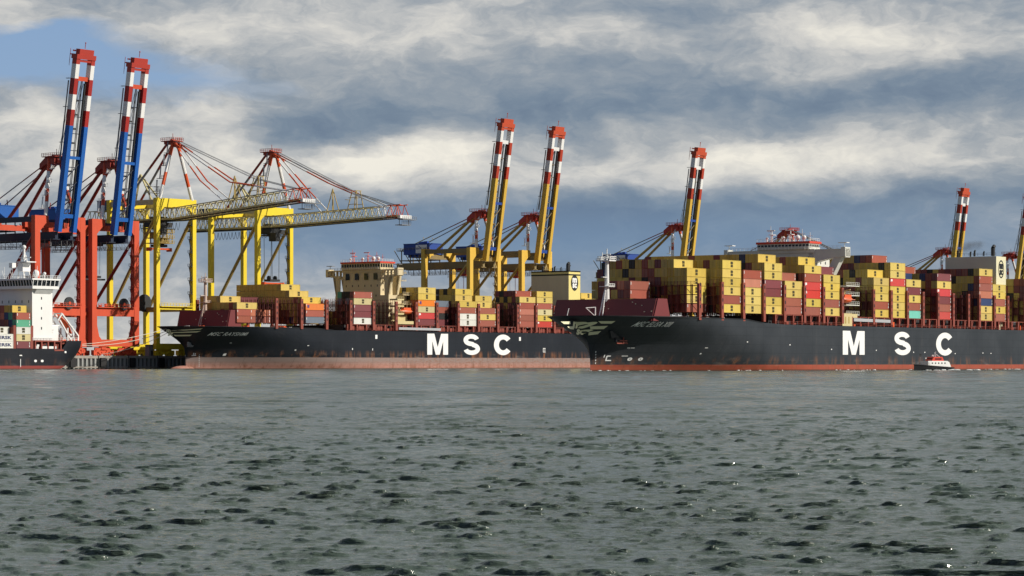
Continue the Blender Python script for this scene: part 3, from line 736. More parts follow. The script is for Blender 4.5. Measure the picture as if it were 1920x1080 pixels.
        # trolley, cab and head block parked between the legs
        m = MB(); ty = g*.35
        m.box(-3.4, 3.4, ty, ty+5.5, zg-1.2, zg-.4); m.box(-5.3, -3.0, ty-3, ty, zg-4.4, zg-1.4); m.rail((-3.4, ty, zg-.4), (3.4, ty, zg-.4), 1.0, 1.2)
        for X in (-2.4, 2.4):
            for Y in (ty+1, ty+4.5): m.beam((X, Y, zg-1), (X*.9, Y, zg-13.5), .1)
        m.box(-3.2, 3.2, ty+1.2, ty+4.3, zg-15, zg-14.1); m.box(-6.1, 6.1, ty+1.7, ty+3.8, zg-16, zg-15.3)
        m.build('trolley', M_dark if c.get('darktrol') else c['dhi'], root)
    else:
        L = tip; hz_ = zg; a = R(angle); y1 = -3.2-L; z1 = hz_+L*math.sin(a)
        m = MB(); truss(m, -3.2, y1, hz_, z1, 4.9, 6.4, 20, .76)
        m.cur = 2; m.box(-3.8, 3.8, y1-1.2, y1+.3, z1-1.2, z1+.2); m.cur = 0
        bo = m.build('boom', [c['gird'], c['hi'], M_white, M_dark], root)
        m = MB(); m.box(-4.6, 4.6, y1-3.4, y1-.4, z1-1.9, z1-1.6); m.rail((-4.6, y1-3.4, z1-1.6), (4.6, y1-3.4, z1-1.6), 1.2, 1.2, .08); m.box(-3, 3, y1-1.5, y1+2.5, z1-4.2, z1-3.9); m.rail((-3, y1-1.5, z1-3.9), (3, y1-1.5, z1-3.9), 1.5, 1, .07)
        for X in (-3, 3): m.beam((X, y1, z1-4), (X, y1, z1-1.6), .2)
        m.build('boom_tip', M_grey, bo)
        m = MB()
        def onb(t, h=4.8): return (-3.2-L*t, hz_+L*t*math.sin(a)+h)
        sag = c['sag']
        for sx in (-1, 1):
            for t, mt, sg, cuts in ((.86, .52, sag*1.0, [(.42, 2), (1, 1)]), (.38, .55, sag*.45, [(1, 2)])):
                ey, ez = onb(t); A = Vector((sx*1.6, ya, za-1)); B = Vector((sx*2.6, ey, ez)); M_ = A.lerp(B, mt)-Vector((0, 0, sg))
                stripes(m, A, M_, .66, .6, [(.25, 1), (.62, 2), (1, 1)], tube=True); stripes(m, M_, B, .56, .5, [(.45, 1), (1, 2)], tube=True)
        m.cur = 0
        ey, ez = onb(.70, 4.6)
        for X in (-2, -1, 1, 2): m.beam((X, ya, za), (X*1.2, *onb(.62, 12.)), .15)
        for X in (-2, -1, 1, 2): m.beam((X*1.2, *onb(.62, 12.)), (X*1.2, *onb(.93, 5.)), .15)
        m.build('forestay', [M_grey, c['hi'], M_white], root)
        m = MB()
        for sx in (-1, 1):
            m.beam((sx*2.2, *onb(.585)), (sx*1.2, *onb(.61, 13)), .3); m.beam((sx*2.2, *onb(.66)), (sx*1.2, *onb(.645, 13)), .3)
            for h in (7, 10): m.beam((sx*1.9, *onb(.59, h)), (sx*1.9, *onb(.655, h)), .25)
        m.beam((-2.2, *onb(.60, 9)), (-4.6, *onb(.60, 9)), 1.3, .15); m.beam((-2, *onb(.64, 13)), (2, *onb(.64, 13)), 1.2, .2)
        m.build('rope_tower', M_ctan, bo)
        m = MB()
        for sx in (-1, 1): m.beam((sx*2.2, *onb(.42)), (0, *onb(.44, 15)), .3); m.beam((sx*2.2, *onb(.465)), (0, *onb(.44, 15)), .3)
        m.build('ridge_post', M_ctan, bo)
        m = MB(); ty = c['ty']
        m.box(-5.0, 5.0, ty, ty+7.5, zg-3.3, zg-1.2); m.box(-5.6, -2.6, ty-4.5, ty-.2, zg-6.8, zg-3.0); m.box(-3, 3, ty+1, ty+6, zg-1.2, zg+1.4)
        m.rail((-5, ty, zg-1.2), (5, ty, zg-1.2), 1.2, 1.2); m.box(-6, 6, ty-1, ty+8.5, zg-4.1, zg-3.8); m.rail((-6, ty-1, zg-3.8), (-6, ty+8.5, zg-3.8), 1.2, 1.2)
        for X in (-2.4, 2.4):
            for Y in (ty+1, ty+6): m.beam((X, Y, zg-3), (X*.9, Y, zg-c['drop']+1), .16)
        m.build('trolley', M_dark, root)
        if c.get('cabin'):
            m = MB()
            for X in (-4.5, -1, 1.5, 4.5):
                for Y in (ty-.5, ty+7.5): m.beam((X, Y, zg-3.9), (X, Y, zg-10.5), .3)
            for z in (5.8, 8.2, 10.5): m.box(-5.2, 5.2, ty-1.2, ty+8.2, zg-z, zg-z+.25); m.rail((-5.2, ty-1.2, zg-z+.2), (5.2, ty-1.2, zg-z+.2), 1.1, 1.0, .09)
            for k in range(4): m.beam((-4.5+k*2.2, ty-.6, zg-10.5), (-2.5+k*2.2, ty-.6, zg-4), .22)
            m.box(-4, -1.4, ty+1, ty+5, zg-8, zg-5.9); m.box(1.4, 3.6, ty+1, ty+6, zg-10.3, zg-8.3); m.build('service_cabin', M_ctan, root)
        m = MB(); zz = zg-c['drop']
        m.box(-3.2, 3.2, ty+1.2, ty+5.2, zz, zz+1.0)
        for s_ in (-1, 1): m.tube((s_*2-.4, ty+3.2, zz+1.6), (s_*2+.4, ty+3.2, zz+1.6), 1.1, n=12)
        m.cur = 1; m.box(-6.1, 6.1, ty+1.9, ty+4.3, zz-1.2, zz-.5); 
        for s_ in (-1, 1): m.box(s_*6.1-.4, s_*6.1+.4, ty+1.7, ty+4.5, zz-1.9, zz-.3)
        m.build('spreader', [M_dark, M_cor], root)
    # leg furniture: lift shaft, platforms, cable reel
    m = MB(); X = hw
    for k in range(9):
        z = 9+k*(zt-14)/9
        m.box(X-lw/2-1.2, X-lw/2-.02, -1.0, 1.0, z, z+.2) if kind == 'truss' else m.box(X-lw/2-1.2, X-lw/2-.02, -.9, .9, z, z+.2)
        m.rail((X-lw/2-1.2, -1, z+.2), (X-lw/2-1.2, 1, z+.2), 1.1, .9, .07)
        m.beam((X-lw/2-.6, -.8, z), (X-lw/2-.6, .8, z+(zt-14)/9), .45, .12)
    m.build('leg_ladder', M_dark if kind == 'truss' else c['brace'], root)
    m = MB(); yy = -ld/2-1.4 if kind == 'box' else -ld/2-.8
    if kind == 'truss': yy = 5.5
    rx = (hw*.35 if kind == 'box' else -hw-1.2)
    m.tube((rx, yy-.35+1.0, zp+1.6), (rx, yy+.35+1.0, zp+1.6), 2.6 if kind == 'box' else 3.9, n=24)
    m.cur = 1 if kind == 'box' else 0; m.tube((rx, yy-.6+1, zp+1.6), (rx, yy+.6+1, zp+1.6), .7, n=10)
    m.build('cable_reel', [M_dark, c['leg']], root)
    return root
def empty_part(name, parent):
    o = bpy.data.objects.new('tmp_'+name, None); COL.objects.link(o); o.parent = parent; return o

M_bluegird = mat('girder_blue_black', (.012, .022, .05), .5, .05)
cb = dict(cap=mat('cap_red', (.42, .040, .026), .5, .08), leg=M_cred, boom=M_cblue, hi=M_cred, dhi=M_cdred, dhi2=mat('stripe_dark_red', (.36, .022, .018), .5, .06), gird=M_bluegird, brace=mat('brace_dark_red', (.26, .022, .018), .5, .1), bogie=M_cred, house=M_cblue, stay=M_cdred, dstay=M_cdred, tie=M_cred, tie2=M_cblue, darktrol=1)
cy = dict(leg=M_cyel, boom=M_cyel, hi=M_cor, dhi=mat('apex_rust_red', (.40, .06, .03), .5, .1), gird=mat('truss_yellow', (.60, .53, .27), .55, .18, dirtcol=(.1, .07, .03)), brace=M_ctan, bogie=M_cyel, house=mat('house_blue_grey', (.05, .08, .16), .5, .1), stay=M_grey, dstay=M_cdred, sag=5., ty=12., drop=17.)
cd = dict(cap=mat('cap_orange', (.52, .075, .028), .5, .08), leg=M_cyel2, boom=mat('boom_yellow', (.66, .42, .06), .5, .1, dirtcol=(.25, .14, .04)), hi=M_cor, dhi=mat('apex_red', (.45, .045, .03), .5, .1), dhi2=mat('stripe_orange_dark', (.42, .045, .018), .5, .06), gird=mat('girder_tan', (.27, .20, .085), .6, .15), brace=M_ctan, bogie=M_cyel2, house=M_house, stay=M_ctan, dstay=M_cdred, tie=M_white, tie2=M_house, sign=1)
GA = 'red cranes with raised blue booms'; GB = 'yellow lattice cranes'; GC = 'deep yellow cranes with raised booms'
crane(67, 152, 'box', cb, 'red crane with raised blue boom, left of its twin above the white ship', 64.2, 89.5, 74.3, 80.8, GA, (2.8, 2.4), sf=1.0)
crane(174, 253, 'box', cb, 'red crane with raised blue boom, right of its twin and beside the yellow lattice crane', 64.0, 89.5, 73.6, 81.3, GA, (2.8, 2.4), sf=1.0)
cyA = dict(cy, sag=6.5, ty=7., drop=12., cabin=1)
crane(294, 362, 'truss', cyA, 'yellow lattice crane with lowered boom next to the red cranes', 74.5, 100.5, 76.5, 4.2, GB, (2.15, 1.95))
cyB = dict(cy, sag=1.2, ty=-2., drop=25.)
crane(483, 544, 'truss', cyB, 'yellow lattice crane with lowered boom working above the bow stacks of the moored ship', 73.5, 99.5, 76, 1.8, GB, (2.15, 1.95))
crane(881, 933, 'box', cd, 'deep yellow crane with raised boom nearest behind the beige bridge', 60.3, 78.8, 69.2, 81.3, GC, (2.5, 2.3), sf=.95)
crane(978, 1029, 'box', cd, 'deep yellow crane with raised boom just left of the beige funnel casing', 60.3, 78.8, 68.2, 81.3, GC, (2.5, 2.3), sf=.95)
crane(1250, 1297, 'box', cd, 'deep yellow crane with raised boom behind the front bays of the nearer ship', 60.3, 78.8, 65.4, 81.8, GC, (2.5, 2.3), sf=.95)
crane(1758, 1793, 'box', cd, 'deep yellow crane with raised boom behind the grey funnel casing of the nearer ship', 56.5, 75., 62, 82.2, GC, (2.5, 2.3), sf=.9)
crane(1882, 1915, 'box', cd, 'deep yellow crane with raised boom cut off by the edge on the far right', 56.5, 75., 62.5, 82, GC, (2.5, 2.3), sf=.9)
crane(1464, 1506, 'box', dict(cd, flat=1), 'deep yellow crane with lowered boom, only its red head showing above the grey bridge', 58.3, 80.5, 62, 2.0, GC, (2.5, 2.3), sf=.95)

q = FR.w(FR.along(281, 33), 33)
r_ = empty('switch_house', (q.x, q.y, ZQ), FR.rz, label='small grey switch house on the quay beneath the first yellow crane', cat='hut')
m = MB(); m.box(-1.6, 1.6, -1.3, 1.3, 0, 4.6); m.build('wall', M_grey, r_); m = MB(); m.box(-1.8, 1.8, -1.5, 1.5, 4.6, 4.9); m.build('roof', M_dark, r_)
m = MB(); m.box(-.5, .5, -1.36, -1.3, .1, 2.3); m.build('door', M_dark, r_)
M_brE = mat('bridge_white_paint', (.66, .66, .60), .5, .06)
# ------------------------------------------------------------------ container ships
M_hullE = hullmat('hull_paint_near', (.026, .031, .038), (.36, .072, .042), 2.0, .0, .6, .5)
M_hullR = hullmat('hull_paint_moored', (.0085, .0115, .0175), (.46, .22, .175), 5.0, .05, 1.0, .3)
M_hullL = hullmat('hull_paint_feeder', (.012, .014, .020), (.26, .045, .04), 1.5, .0, .3, .2)

M_frame = mat('lashing_frame_shaded', (.115, .024, .024), .6, .12)  # red-brown darkened, putting the shade inside the bays into the colour
def lashing_mesh(name, B, h, near_h=None, bright=True):
    """lashing bridge across the ship: posts between the container rows, catwalks, railings, cross braces"""
    m = MB(); n = int(round((B-1.5)/2.5)); y0 = -n*2.5/2
    for i in range(n+1):
        y = y0+i*2.5
        m.box(-.55, -.35, y-.16, y+.16, 0, h); m.box(.35, .55, y-.16, y+.16, 0, h)
    k = 0; z = 2.9
    while z < h:
        m.box(-.6, .6, y0, -y0, z-.22, z); 
        for i in range(n):
            if (i+k) % 3 == 0: y = y0+i*2.5; m.beam((-.45, y, z-2.7), (-.45, y+2.5, z-.2), .14)
        m.beam((-.58, y0, z+1.0), (-.58, -y0, z+1.0), .07); m.beam((-.58, y0, z+.5), (-.58, -y0, z+.5), .05)
        z += 2.9; k += 1
    for i in range(n*2+1):
        y = y0+i*1.25; m.beam((-.55, y, h), (-.55, y, h+1.1), .1)
    m.beam((-.55, y0, h+1.0), (-.55, -y0, h+1.0), .08)
    m.cur = 1       # heavy end towers with oval cut outs shown as darker recesses
    for s in (-1, 1):
        y = s*(-y0+.35); m.box(-.75, .75, y-.42, y+.42, -2.6, h+.3)
    m.cur = 2
    z = 1.2
    while z < h: m.box(-.3, .3, y0-.35-.45, y0-.35-.40, z, z+1.1); z += 2.4
    return m
def coaming(H, F, x0, x1, zc, parent, step=6.2, panel=False):
    """hatch coaming, side stanchions and the gangway under the containers along the near side"""
    m = MB(); hb = H.B/2
    m.box(x0, x1, -hb+3.2, hb-3.2, H.D-.1, zc-.35); m.build('hatch_coaming', M_dark, parent)
    m = MB(); x = x0
    while x < x1:
        for s in (-1, 1):
            y = s*(hb-.75)
            m.box(x-.4, x+.4, y-.5, y+.5, H.D-.1, zc-.1)
            m.beam((x+.4, y, H.D), (x+2.2, y, zc-.4), .22, .22)
        x += step
    for s in (-1, 1):
        y = s*(hb-.75)
        m.box(x0, x1, y-.35, y+.35, zc-.34, zc-.12)
    if panel:
        x = x0
        while x < x1-12:
            m.box(x+1, x+12.2, -hb+1.25, -hb+1.5, H.D+.15, zc-.5)
            for k in range(5): m.box(x+1.6+k*2.2, x+2.2+k*2.2, -hb+1.1, -hb+1.26, H.D+.2, zc-.6)
            x += 14.4
    m.build('side_stanchions', M_redb, parent)
    m = MB(); rr = random.Random(3)
    m.rail((x0, -hb+.18, H.D), (x1, -hb+.18, H.D), 1.1, 3.1, .045)
    for i in range(int((x1-x0)/4.4)):
        x = x0+2+i*4.4+rr.uniform(-1, 1); k = rr.random()
        m.cur = 0 if k < .7 else (1 if k < .85 else 2)
        m.box(x-.5, x+.5*rr.uniform(.6, 2.2), -hb+1.6, -hb+2.4, H.D, H.D+rr.uniform(.5, 1.9))
    m.build('deck_fittings', [M_redb, M_cream, M_orange], parent)
def row_of_windows(m, x, y0, y1, z0, z1, n, fill=.6, d=.06):
    for i in range(n):
        a = y0+(y1-y0)*(i+.5-fill/2)/n; b = y0+(y1-y0)*(i+.5+fill/2)/n
        m.box(x-d, x-.01 if d > 0 else x, a, b, z0, z1)

def bridge_block(parent, F, xf, B, zr, zw, M_, zbase, bw, lw_, zl, dep, kind):
    """accommodation with bridge wings. xf: forward face, zr: wheelhouse roof, zw: top of the wings, bw: upper block width, lw_: lower block width, zl: shoulder"""
    hb = B/2
    sup = MB()
    zwb = zw-2.6
    sup.box(xf, xf+dep, -bw/2, bw/2, zl-.02, zw-1.2)
    sup.box(xf+.01, xf+dep+1, -lw_/2, lw_/2, zbase, zl)
    sup.box(xf-.3, xf+dep*.8, -bw/2-.5, bw/2+.5, zw-1.2, zw+.1)
    o = sup.build('superstructure', M_, parent)
    wh = MB()      # wheelhouse: raked window band under a red roof edge
    w2 = bw*(.52 if kind == 'open' else .44)
    wh.box(xf-.8, xf+dep*.62, -w2, w2, zw+.1, zw+1.0)
    wh.box(xf-.8, xf+dep*.62, -w2, w2, zr-.75, zr-.4)
    for i in range(16):
        y = -w2+2*w2*i/15; wh.box(xf-.85, xf-.55, y-.12, y+.12, zw+1.0, zr-.75)
    for i in range(6):
        x = xf-.7+dep*.6*i/5; wh.box(x-.12, x+.12, -w2-.05, -w2+.2, zw+1.0, zr-.75)
    who = wh.build('wheelhouse', M_, parent)
    g = MB(); g.box(xf-.6, xf+dep*.6, -w2+.2, w2-.2, zw+1.0, zr-.76); g.build('window_band', M_glass, who)
    g = MB(); g.box(xf-1.1, xf+dep*.66, -w2-.4, w2+.4, zr-.4, zr+.35); g.build('roof_edge', M_band, who)
    g = MB(); g.rail((xf-1, -w2, zr+.35), (xf-1, w2, zr+.35), 1.1, 1.6, .05); g.rail((xf-1, -w2, zr+.35), (xf+dep*.6, -w2, zr+.35), 1.1, 1.6, .05)
    g.rail((xf-1.6, -bw/2, zw), (xf-1.6, bw/2, zw), 1.1, 1.3, .06); g.build('railing', M_white, who)
    # wings
    for s in (-1, 1):
        w = MB(); y0 = s*bw*.42; y1 = s*hb
        n = 6; zt_ = zw; 
        w.box(xf, xf+3.4, *sorted((y0, y1)), zt_-.5, zt_)
        ys = [y0+(y1-y0)*i/n for i in range(n+1)]
        zlow = lambda y: zwb-.5-2.2*(1-min(1, (abs(y)-abs(y0))/(hb*.42)))**1.3
        if kind == 'open':
            for sx in (xf, xf+3.1):
                for i in range(n):
                    a, b = ys[i], ys[i+1]; e = (b-a)*.25
                    w.prism([(sx, a, zlow(a)), (sx, b, zlow(b)), (sx, b, zlow(b)+.75), (sx, a, zlow(a)+.75)], (.3, 0, 0))
                    w.prism([(sx, b-e, zlow(b)), (sx, b, zlow(b)), (sx, b, zt_-.4), (sx, b-e, zt_-.4)], (.3, 0, 0))
        else:
            for i in range(n):
                a, b = ys[i], ys[i+1]
                w.prism([(xf, a, zlow(a)), (xf, b, zlow(b)), (xf, b, zt_-.4), (xf, a, zt_-.4)], (3.4, 0, 0))
        w.box(xf-.3, xf+3.6, *sorted((y1-s*1.6, y1)), zwb-.2, zt_+.55)
        wo_ = w.build('bridge_wing', M_, parent)
        c = MB(); c.tube((xf+1.5, y1-s*1.2, zt_+.5), (xf+1.5, y1-s*1.2, zt_+2.0), .12); c.box(xf+.4, xf+2.6, *sorted((y1-s*3.2, y1+s*.2)), zt_+2.0, zt_+2.25)
        c.rail((xf, y0, zt_), (xf, y1-s*1.8, zt_), 1.0, 1.6, .05); c.build('wing_shelter', M_grey if kind == 'open' else M_white, wo_)
        st = MB()      # slanting support from the shoulder up to the wing
        ya = s*(lw_/2-1.0); yb = s*(hb*(.80 if kind == 'open' else .93))
        if kind == 'open':
            for sx in (xf+.1, xf+5.6):
                st.prism([(sx, ya-s*1.6, zl), (sx, ya+s*.8, zl), (sx, yb+s*.4, zwb), (sx, yb-s*4.2, zwb)], (.6, 0, 0))
                st.prism([(sx, ya-s*.0, zl), (sx, ya+s*.8, zl), (sx, yb+s*.4, zwb), (sx, yb-s*1.2, zwb)], (1.5, 0, 0))
        else:
            st.prism([(xf+.3, ya-s*2, zl-6), (xf+.3, ya+s*1.2, zl-6), (xf+.3, yb, zwb-.4), (xf+.3, yb-s*3.2, zwb-.4)], (2.6, 0, 0))
        st.build('wing_strut', M_, parent)
    # windows and ports of the forward face
    w = MB()
    if kind == 'open':
        for i in range(4):
            y = -bw/2+bw*(i+.5)/4; w.box(xf-.36, xf-.31, y-1.15, y+1.15, zwb-2.0, zwb+.9)
            w.box(xf-.06, xf-.01, y-1.15, y+1.15, zwb-2.0, zwb-.2)
    for j in range(3 if kind == 'open' else 1):
        z = zwb-5.2-j*4.6 if kind == 'open' else zwb-.9
        for i in range(6):
            y = -bw/2+bw*(i+.5)/6+(.8 if j % 2 else 0); w.box(xf-.05, xf-.005, y-.25, y+.25, z, z+.9)
    for i in range(3):
        for j in range(4): z = zl+2+j*3.; (w.box(xf+1.5+i*dep/3.4, xf+2.1+i*dep/3.4, -bw/2-.05, -bw/2-.005, z, z+1.0) if z < zwb-2 else None)
    w.build('window', M_glass, o)
    # side decks with railings on the near side
    d = MB()
    for j in range(4):
        z = zbase+4+j*(zl-zbase-4)/3.
        d.box(xf+dep*.45, xf+dep+3.5, -hb+2.5, -lw_/2, z, z+.3); d.rail((xf+dep*.45, -hb+2.6, z+.3), (xf+dep+3.5, -hb+2.6, z+.3), 1.1, 1.3, .06)
    for j in range(3): z = zl+3.2+j*3.6; d.box(xf+dep, xf+dep+3.5, -bw/2-.5, bw/2, z, z+.25); d.rail((xf+dep+3.4, -bw/2, z), (xf+dep+3.4, bw/2, z), 1.1, 1.5, .06)
    d.build('side_deck', M_, parent)
    # masts, domes
    t = MB()
    for (x, y, h) in ((3, -w2*.55, 4.6), (2, w2*.62, 6.0), (4, 0, 2.6), (5, -w2*.15, 3.0), (4, w2*.3, 2.2), (3, -w2*.85, 3.4)):
        t.tube((xf+x, y, zr+.3), (xf+x, y, zr+.3+h), .14, .08, 6); t.beam((xf+x, y-1.2, zr+h*.7), (xf+x, y+1.2, zr+h*.7), .14)
    for y in (w2*.62, -w2*.1):
        for a, b in ((-.9, .3), (.9, .3)): t.tube((xf+3+a, y+a*.8, zr+.3), (xf+3, y, zr+4.6), .16, .12, 6)
        t.beam((xf+2, y-1.6, zr+4.6), (xf+2, y+1.6, zr+4.6), .3, .35); t.box(xf+2, xf+4, y-1, y+1, zr+3, zr+3.2)
    t.build('radar_mast', M_orange if kind == 'open' else M_white, parent)
    for y, r in ((-w2*.35, .9), (-w2*.6, .75), (w2*.2, .55), (w2*.85, .5)):
        t = MB(); t.ball((xf+3.5, y, zr+1.9), r, r, r*1.1, 12, 8); t.tube((xf+3.5, y, zr+.3), (xf+3.5, y, zr+1.4), r*.45)
        t.build('satellite_dome', M_white, parent, smooth=True)

def lifeboat(parent, x, y, z, L=9):
    b = MB(); N = 9; prev = None
    for i in range(N+1):
        t = i/N; f = math.sin(math.pi*min(1, max(.03, t*.97+.015)))**.5; xx = x-L/2+L*t
        ring = [(xx, y+1.6*f*math.cos(a), z+1.35*f*math.sin(a)*(1.0 if math.sin(a) > 0 else .9)) for a in [2*math.pi*j/12 for j in range(12)]]
        if prev:
            for j in range(12): q = (j+1) % 12; b.face([prev[j], prev[q], ring[q], ring[j]])
        prev = ring
    b.box(x-L*.3, x+L*.3, y-.9, y+.9, z+.9, z+1.75); o = b.build('lifeboat', M_orange, parent, smooth=False, fix=True)
    d = MB(); d.box(x-L*.49, x+L*.49, y-1.63, y+1.63, z-.12, z+.08); d.build('fender_strip', mat('lifeboat_band', (.75, .3, .2), .5), o)
    d = MB()
    for s in (-1, 1): d.beam((x+s*L*.3, y+2.6, z-2.6), (x+s*L*.3, y+1.8, z+3.2), .4); d.beam((x+s*L*.3, y+1.8, z+3.2), (x+s*L*.3, y-.4, z+3.6), .35); d.beam((x+s*L*.3, y-.2, z+3.4), (x+s*L*.3, y-.2, z+1.2), .1)
    d.build('davit', M_cream, o)

def funnel_block(parent, xf, dep, y0, y1, zb, zt, Mm, Mside, band, emz, emoval):
    """engine casing: forward face in plain paint, near side with the round emblem"""
    m = MB(); m.box(xf, xf+dep, y0, y1, zb, zt); o = m.build('funnel_casing', Mside, parent)
    if band:
        b = MB(); b.box(xf-.12, xf+dep+.12, y0-.12, y1+.12, zt-.25, zt+.35); b.box(xf-.10, xf+.0, y0-.10, y1+.1, zt-2.0, zt-1.35); b.box(xf-.10, xf+dep+.1, y0-.10, y0-.0, zt-2.0, zt-1.35); b.build('funnel_band', M_blackt, o)
    cx = xf+dep*.5; cz = emz
    ry, rz = emoval
    d = MB(); el_ = lambda k: [(cx+ry*k*math.cos(2*math.pi*i/28), y0-.06, cz+rz*k*math.sin(2*math.pi*i/28)) for i in range(28)]
    if band: d.face(el_(1))
    else:
        A_, B2 = el_(1), el_(.84)
        for i in range(28): j = (i+1) % 28; d.face([A_[i], A_[j], B2[j], B2[i]])
    e = d.build('funnel_emblem', M_blackt, o)
    d = MB()
    def tx(s, x0, x1, z0, z1, bold):
        v, f, asp = text_polys(s, bold, 0)
        k = len(d.v); d.v += [(x0+(x1-x0)*a, y0-.12, z0+(z1-z0)*b) for a, b in v]; d.f += [tuple(k+i for i in q) for q in f]; d.i += [0]*len(f)
    tx('m', cx-ry*.62, cx+ry*.62, cz+rz*.02, cz+rz*.62, .06); tx('sc', cx-ry*.60, cx+ry*.60, cz-rz*.66, cz-rz*.06, .05)
    d.build('emblem_lettering', M_letter if band else M_blackt, e)
    p = MB()
    for i, (fx, fy, h, r) in enumerate(((.3, .12, 3.4, .8), (.55, .16, 2.6, .55), (.4, .5, 2.2, .4), (.6, .62, 1.8, .35), (.5, .85, 2.4, .5), (.3, .3, 1.8, .3))):
        x = xf+dep*fx; y = y0+(y1-y0)*fy; p.tube((x, y, zt+.3), (x, y, zt+h), r, r, 10); p.tube((x, y, zt+h), (x+r*1.4, y, zt+h+r*1.1), r, r*.9, 10)
    p.rail((xf+.3, y0+.3, zt+.3), (xf+.3, y1-.3, zt+.3), 1.1, 1.8, .05)
    p.build('exhaust_pipe', M_dark, o)
    return o

def emblem_bow(H, F, parent, stripes_, logo):
    for k, q in enumerate(stripes_):
        zs = [p[1] for p in q]; zlo, zhi = min(zs), max(zs)
        xs = [surf_x(H, F, p[0], p[1]) for p in q]; x0, x1 = min(xs), max(xs)
        v = [((x-x0)/(x1-x0), (z-zlo)/(zhi-zlo)) for x, (p, z) in zip(xs, q)]
        on_hull(H, v, [tuple(range(len(v)))], lambda u, w: x0+(x1-x0)*u, zlo, zhi-zlo, 'bow_wing_stripe', M_stripe, parent, .08)
    for s, pa, pb, z0, z1, b in logo:
        v, f, a = text_polys(s, b, .15); x0 = surf_x(H, F, pa, (z0+z1)/2); x1 = surf_x(H, F, pb, (z0+z1)/2)
        on_hull(H, v, f, lambda u, w: x0+(x1-x0)*u, z0, z1-z0, 'bow_emblem', M_stripe, parent, .12)
M_stripe = mat('cream_stripe', (.88, .84, .58), .5, .03)

def breakwater(parent, x, yh, zb, zt, M_, rake=2.5, wing=9):
    m = MB(); m.hexa([(x, -yh, zb), (x+.6, -yh, zb), (x+.6, yh, zb), (x, yh, zb), (x+rake, -yh, zt), (x+rake+1.2, -yh, zt), (x+rake+1.2, yh, zt), (x+rake, yh, zt)])
    for s in (-1, 1):
        m.prism([(x+.3, s*yh, zb), (x+wing, s*(yh), zb), (x+wing*.8, s*yh, zt), (x+rake+.3, s*yh, zt)], (0, s*.5, 0))
        for k in range(3): m.prism([(x+.7, s*yh*(k*.3+.1), zb), (x+6, s*yh*(k*.3+.1), zb), (x+rake+1.3, s*yh*(k*.3+.1), zt-.4)], (0, .3, 0))
    b = m.build('breakwater', M_, parent)
    rr = random.Random(8)
    for i in range(9): y = -yh+yh*2*rr.random(); z = zb+(zt-zb)*rr.uniform(.25, .85); t = (z-zb)/(zt-zb); m = MB(); m.box(x+rake*t-.12, x+rake*t+.02, y-.18, y+.18, z, z+.26); m.build('lamp', M_stripe, b)
def deck_winches(parent, H, xs, zd, seed):
    rr = random.Random(seed); m = MB()
    for x in xs:
        hb = H.b(x, zd)*.8
        for k in range(3):
            y = rr.uniform(-hb, hb*.6); m.cur = rr.choice((0, 1, 2))
            m.tube((x, y-1, zd+1.2), (x, y+1, zd+1.2), .8, n=10); m.box(x-.9, x+.9, y+1, y+1.5, zd, zd+1.9); m.box(x-1, x+1, y-1.3, y-1, zd, zd+1.6)
    for s in (-1, 1):
        for x in xs: m.cur = 1; y = s*(H.b(x, zd)-1.4); m.tube((x, y, zd), (x, y, zd+1.5), .3); m.tube((x+1, y, zd), (x+1, y, zd+1.5), .3)
    m.build('mooring_winch', [M_redb, M_white, M_orange], parent)
def foremast(parent, x, zb, zt, M_):
    m = MB(); m.tube((x, 0, zb), (x, 0, zt-2), .95, .6, 12); m.tube((x-3.8, -.5, zb), (x-.6, 0, zb+(zt-zb)*.55), .2); m.tube((x-3.8, .9, zb), (x-.6, 0, zb+(zt-zb)*.55), .2)
    for k in range(5): t = k/5; m.beam((x-3.8+3.2*t*.9, -.4, zb+(zt-zb)*.55*t), (x-1.0, 0, zb+(zt-zb)*.55*t+.3), .14)
    m.box(x-2.0, x+2.0, -2.2, 2.2, zt-2, zt-1.7)
    for a, b in (((-2, -2.2), (2, -2.2)), ((-2, -2.2), (-2, 2.2)), ((-2, 2.2), (2, 2.2)), ((2, -2.2), (2, 2.2))): m.rail((x+a[0], a[1], zt-1.7), (x+b[0], b[1], zt-1.7), 1.2, .9, .1)
    z2 = zb+(zt-zb)*.52; m.box(x-1.8, x+1.8, -1.8, 1.8, z2, z2+.2); m.rail((x-1.8, -1.8, z2), (x+1.8, -1.8, z2), 1, .9, .08); m.box(x-3, x, -.4, .4, z2+3, z2+3.2)
    m.ball((x, 0, zt-.6), .6); m.tube((x, 0, zt-1.7), (x, 0, zt+2.0), .16); m.beam((x-.2, -1.5, zt+.2), (x-.2, 1.5, zt+.2), .3); m.tube((x-1.2, 1, zt-1.7), (x-1.2, 1, zt+.8), .14)
    m.build('foremast', M_, parent)

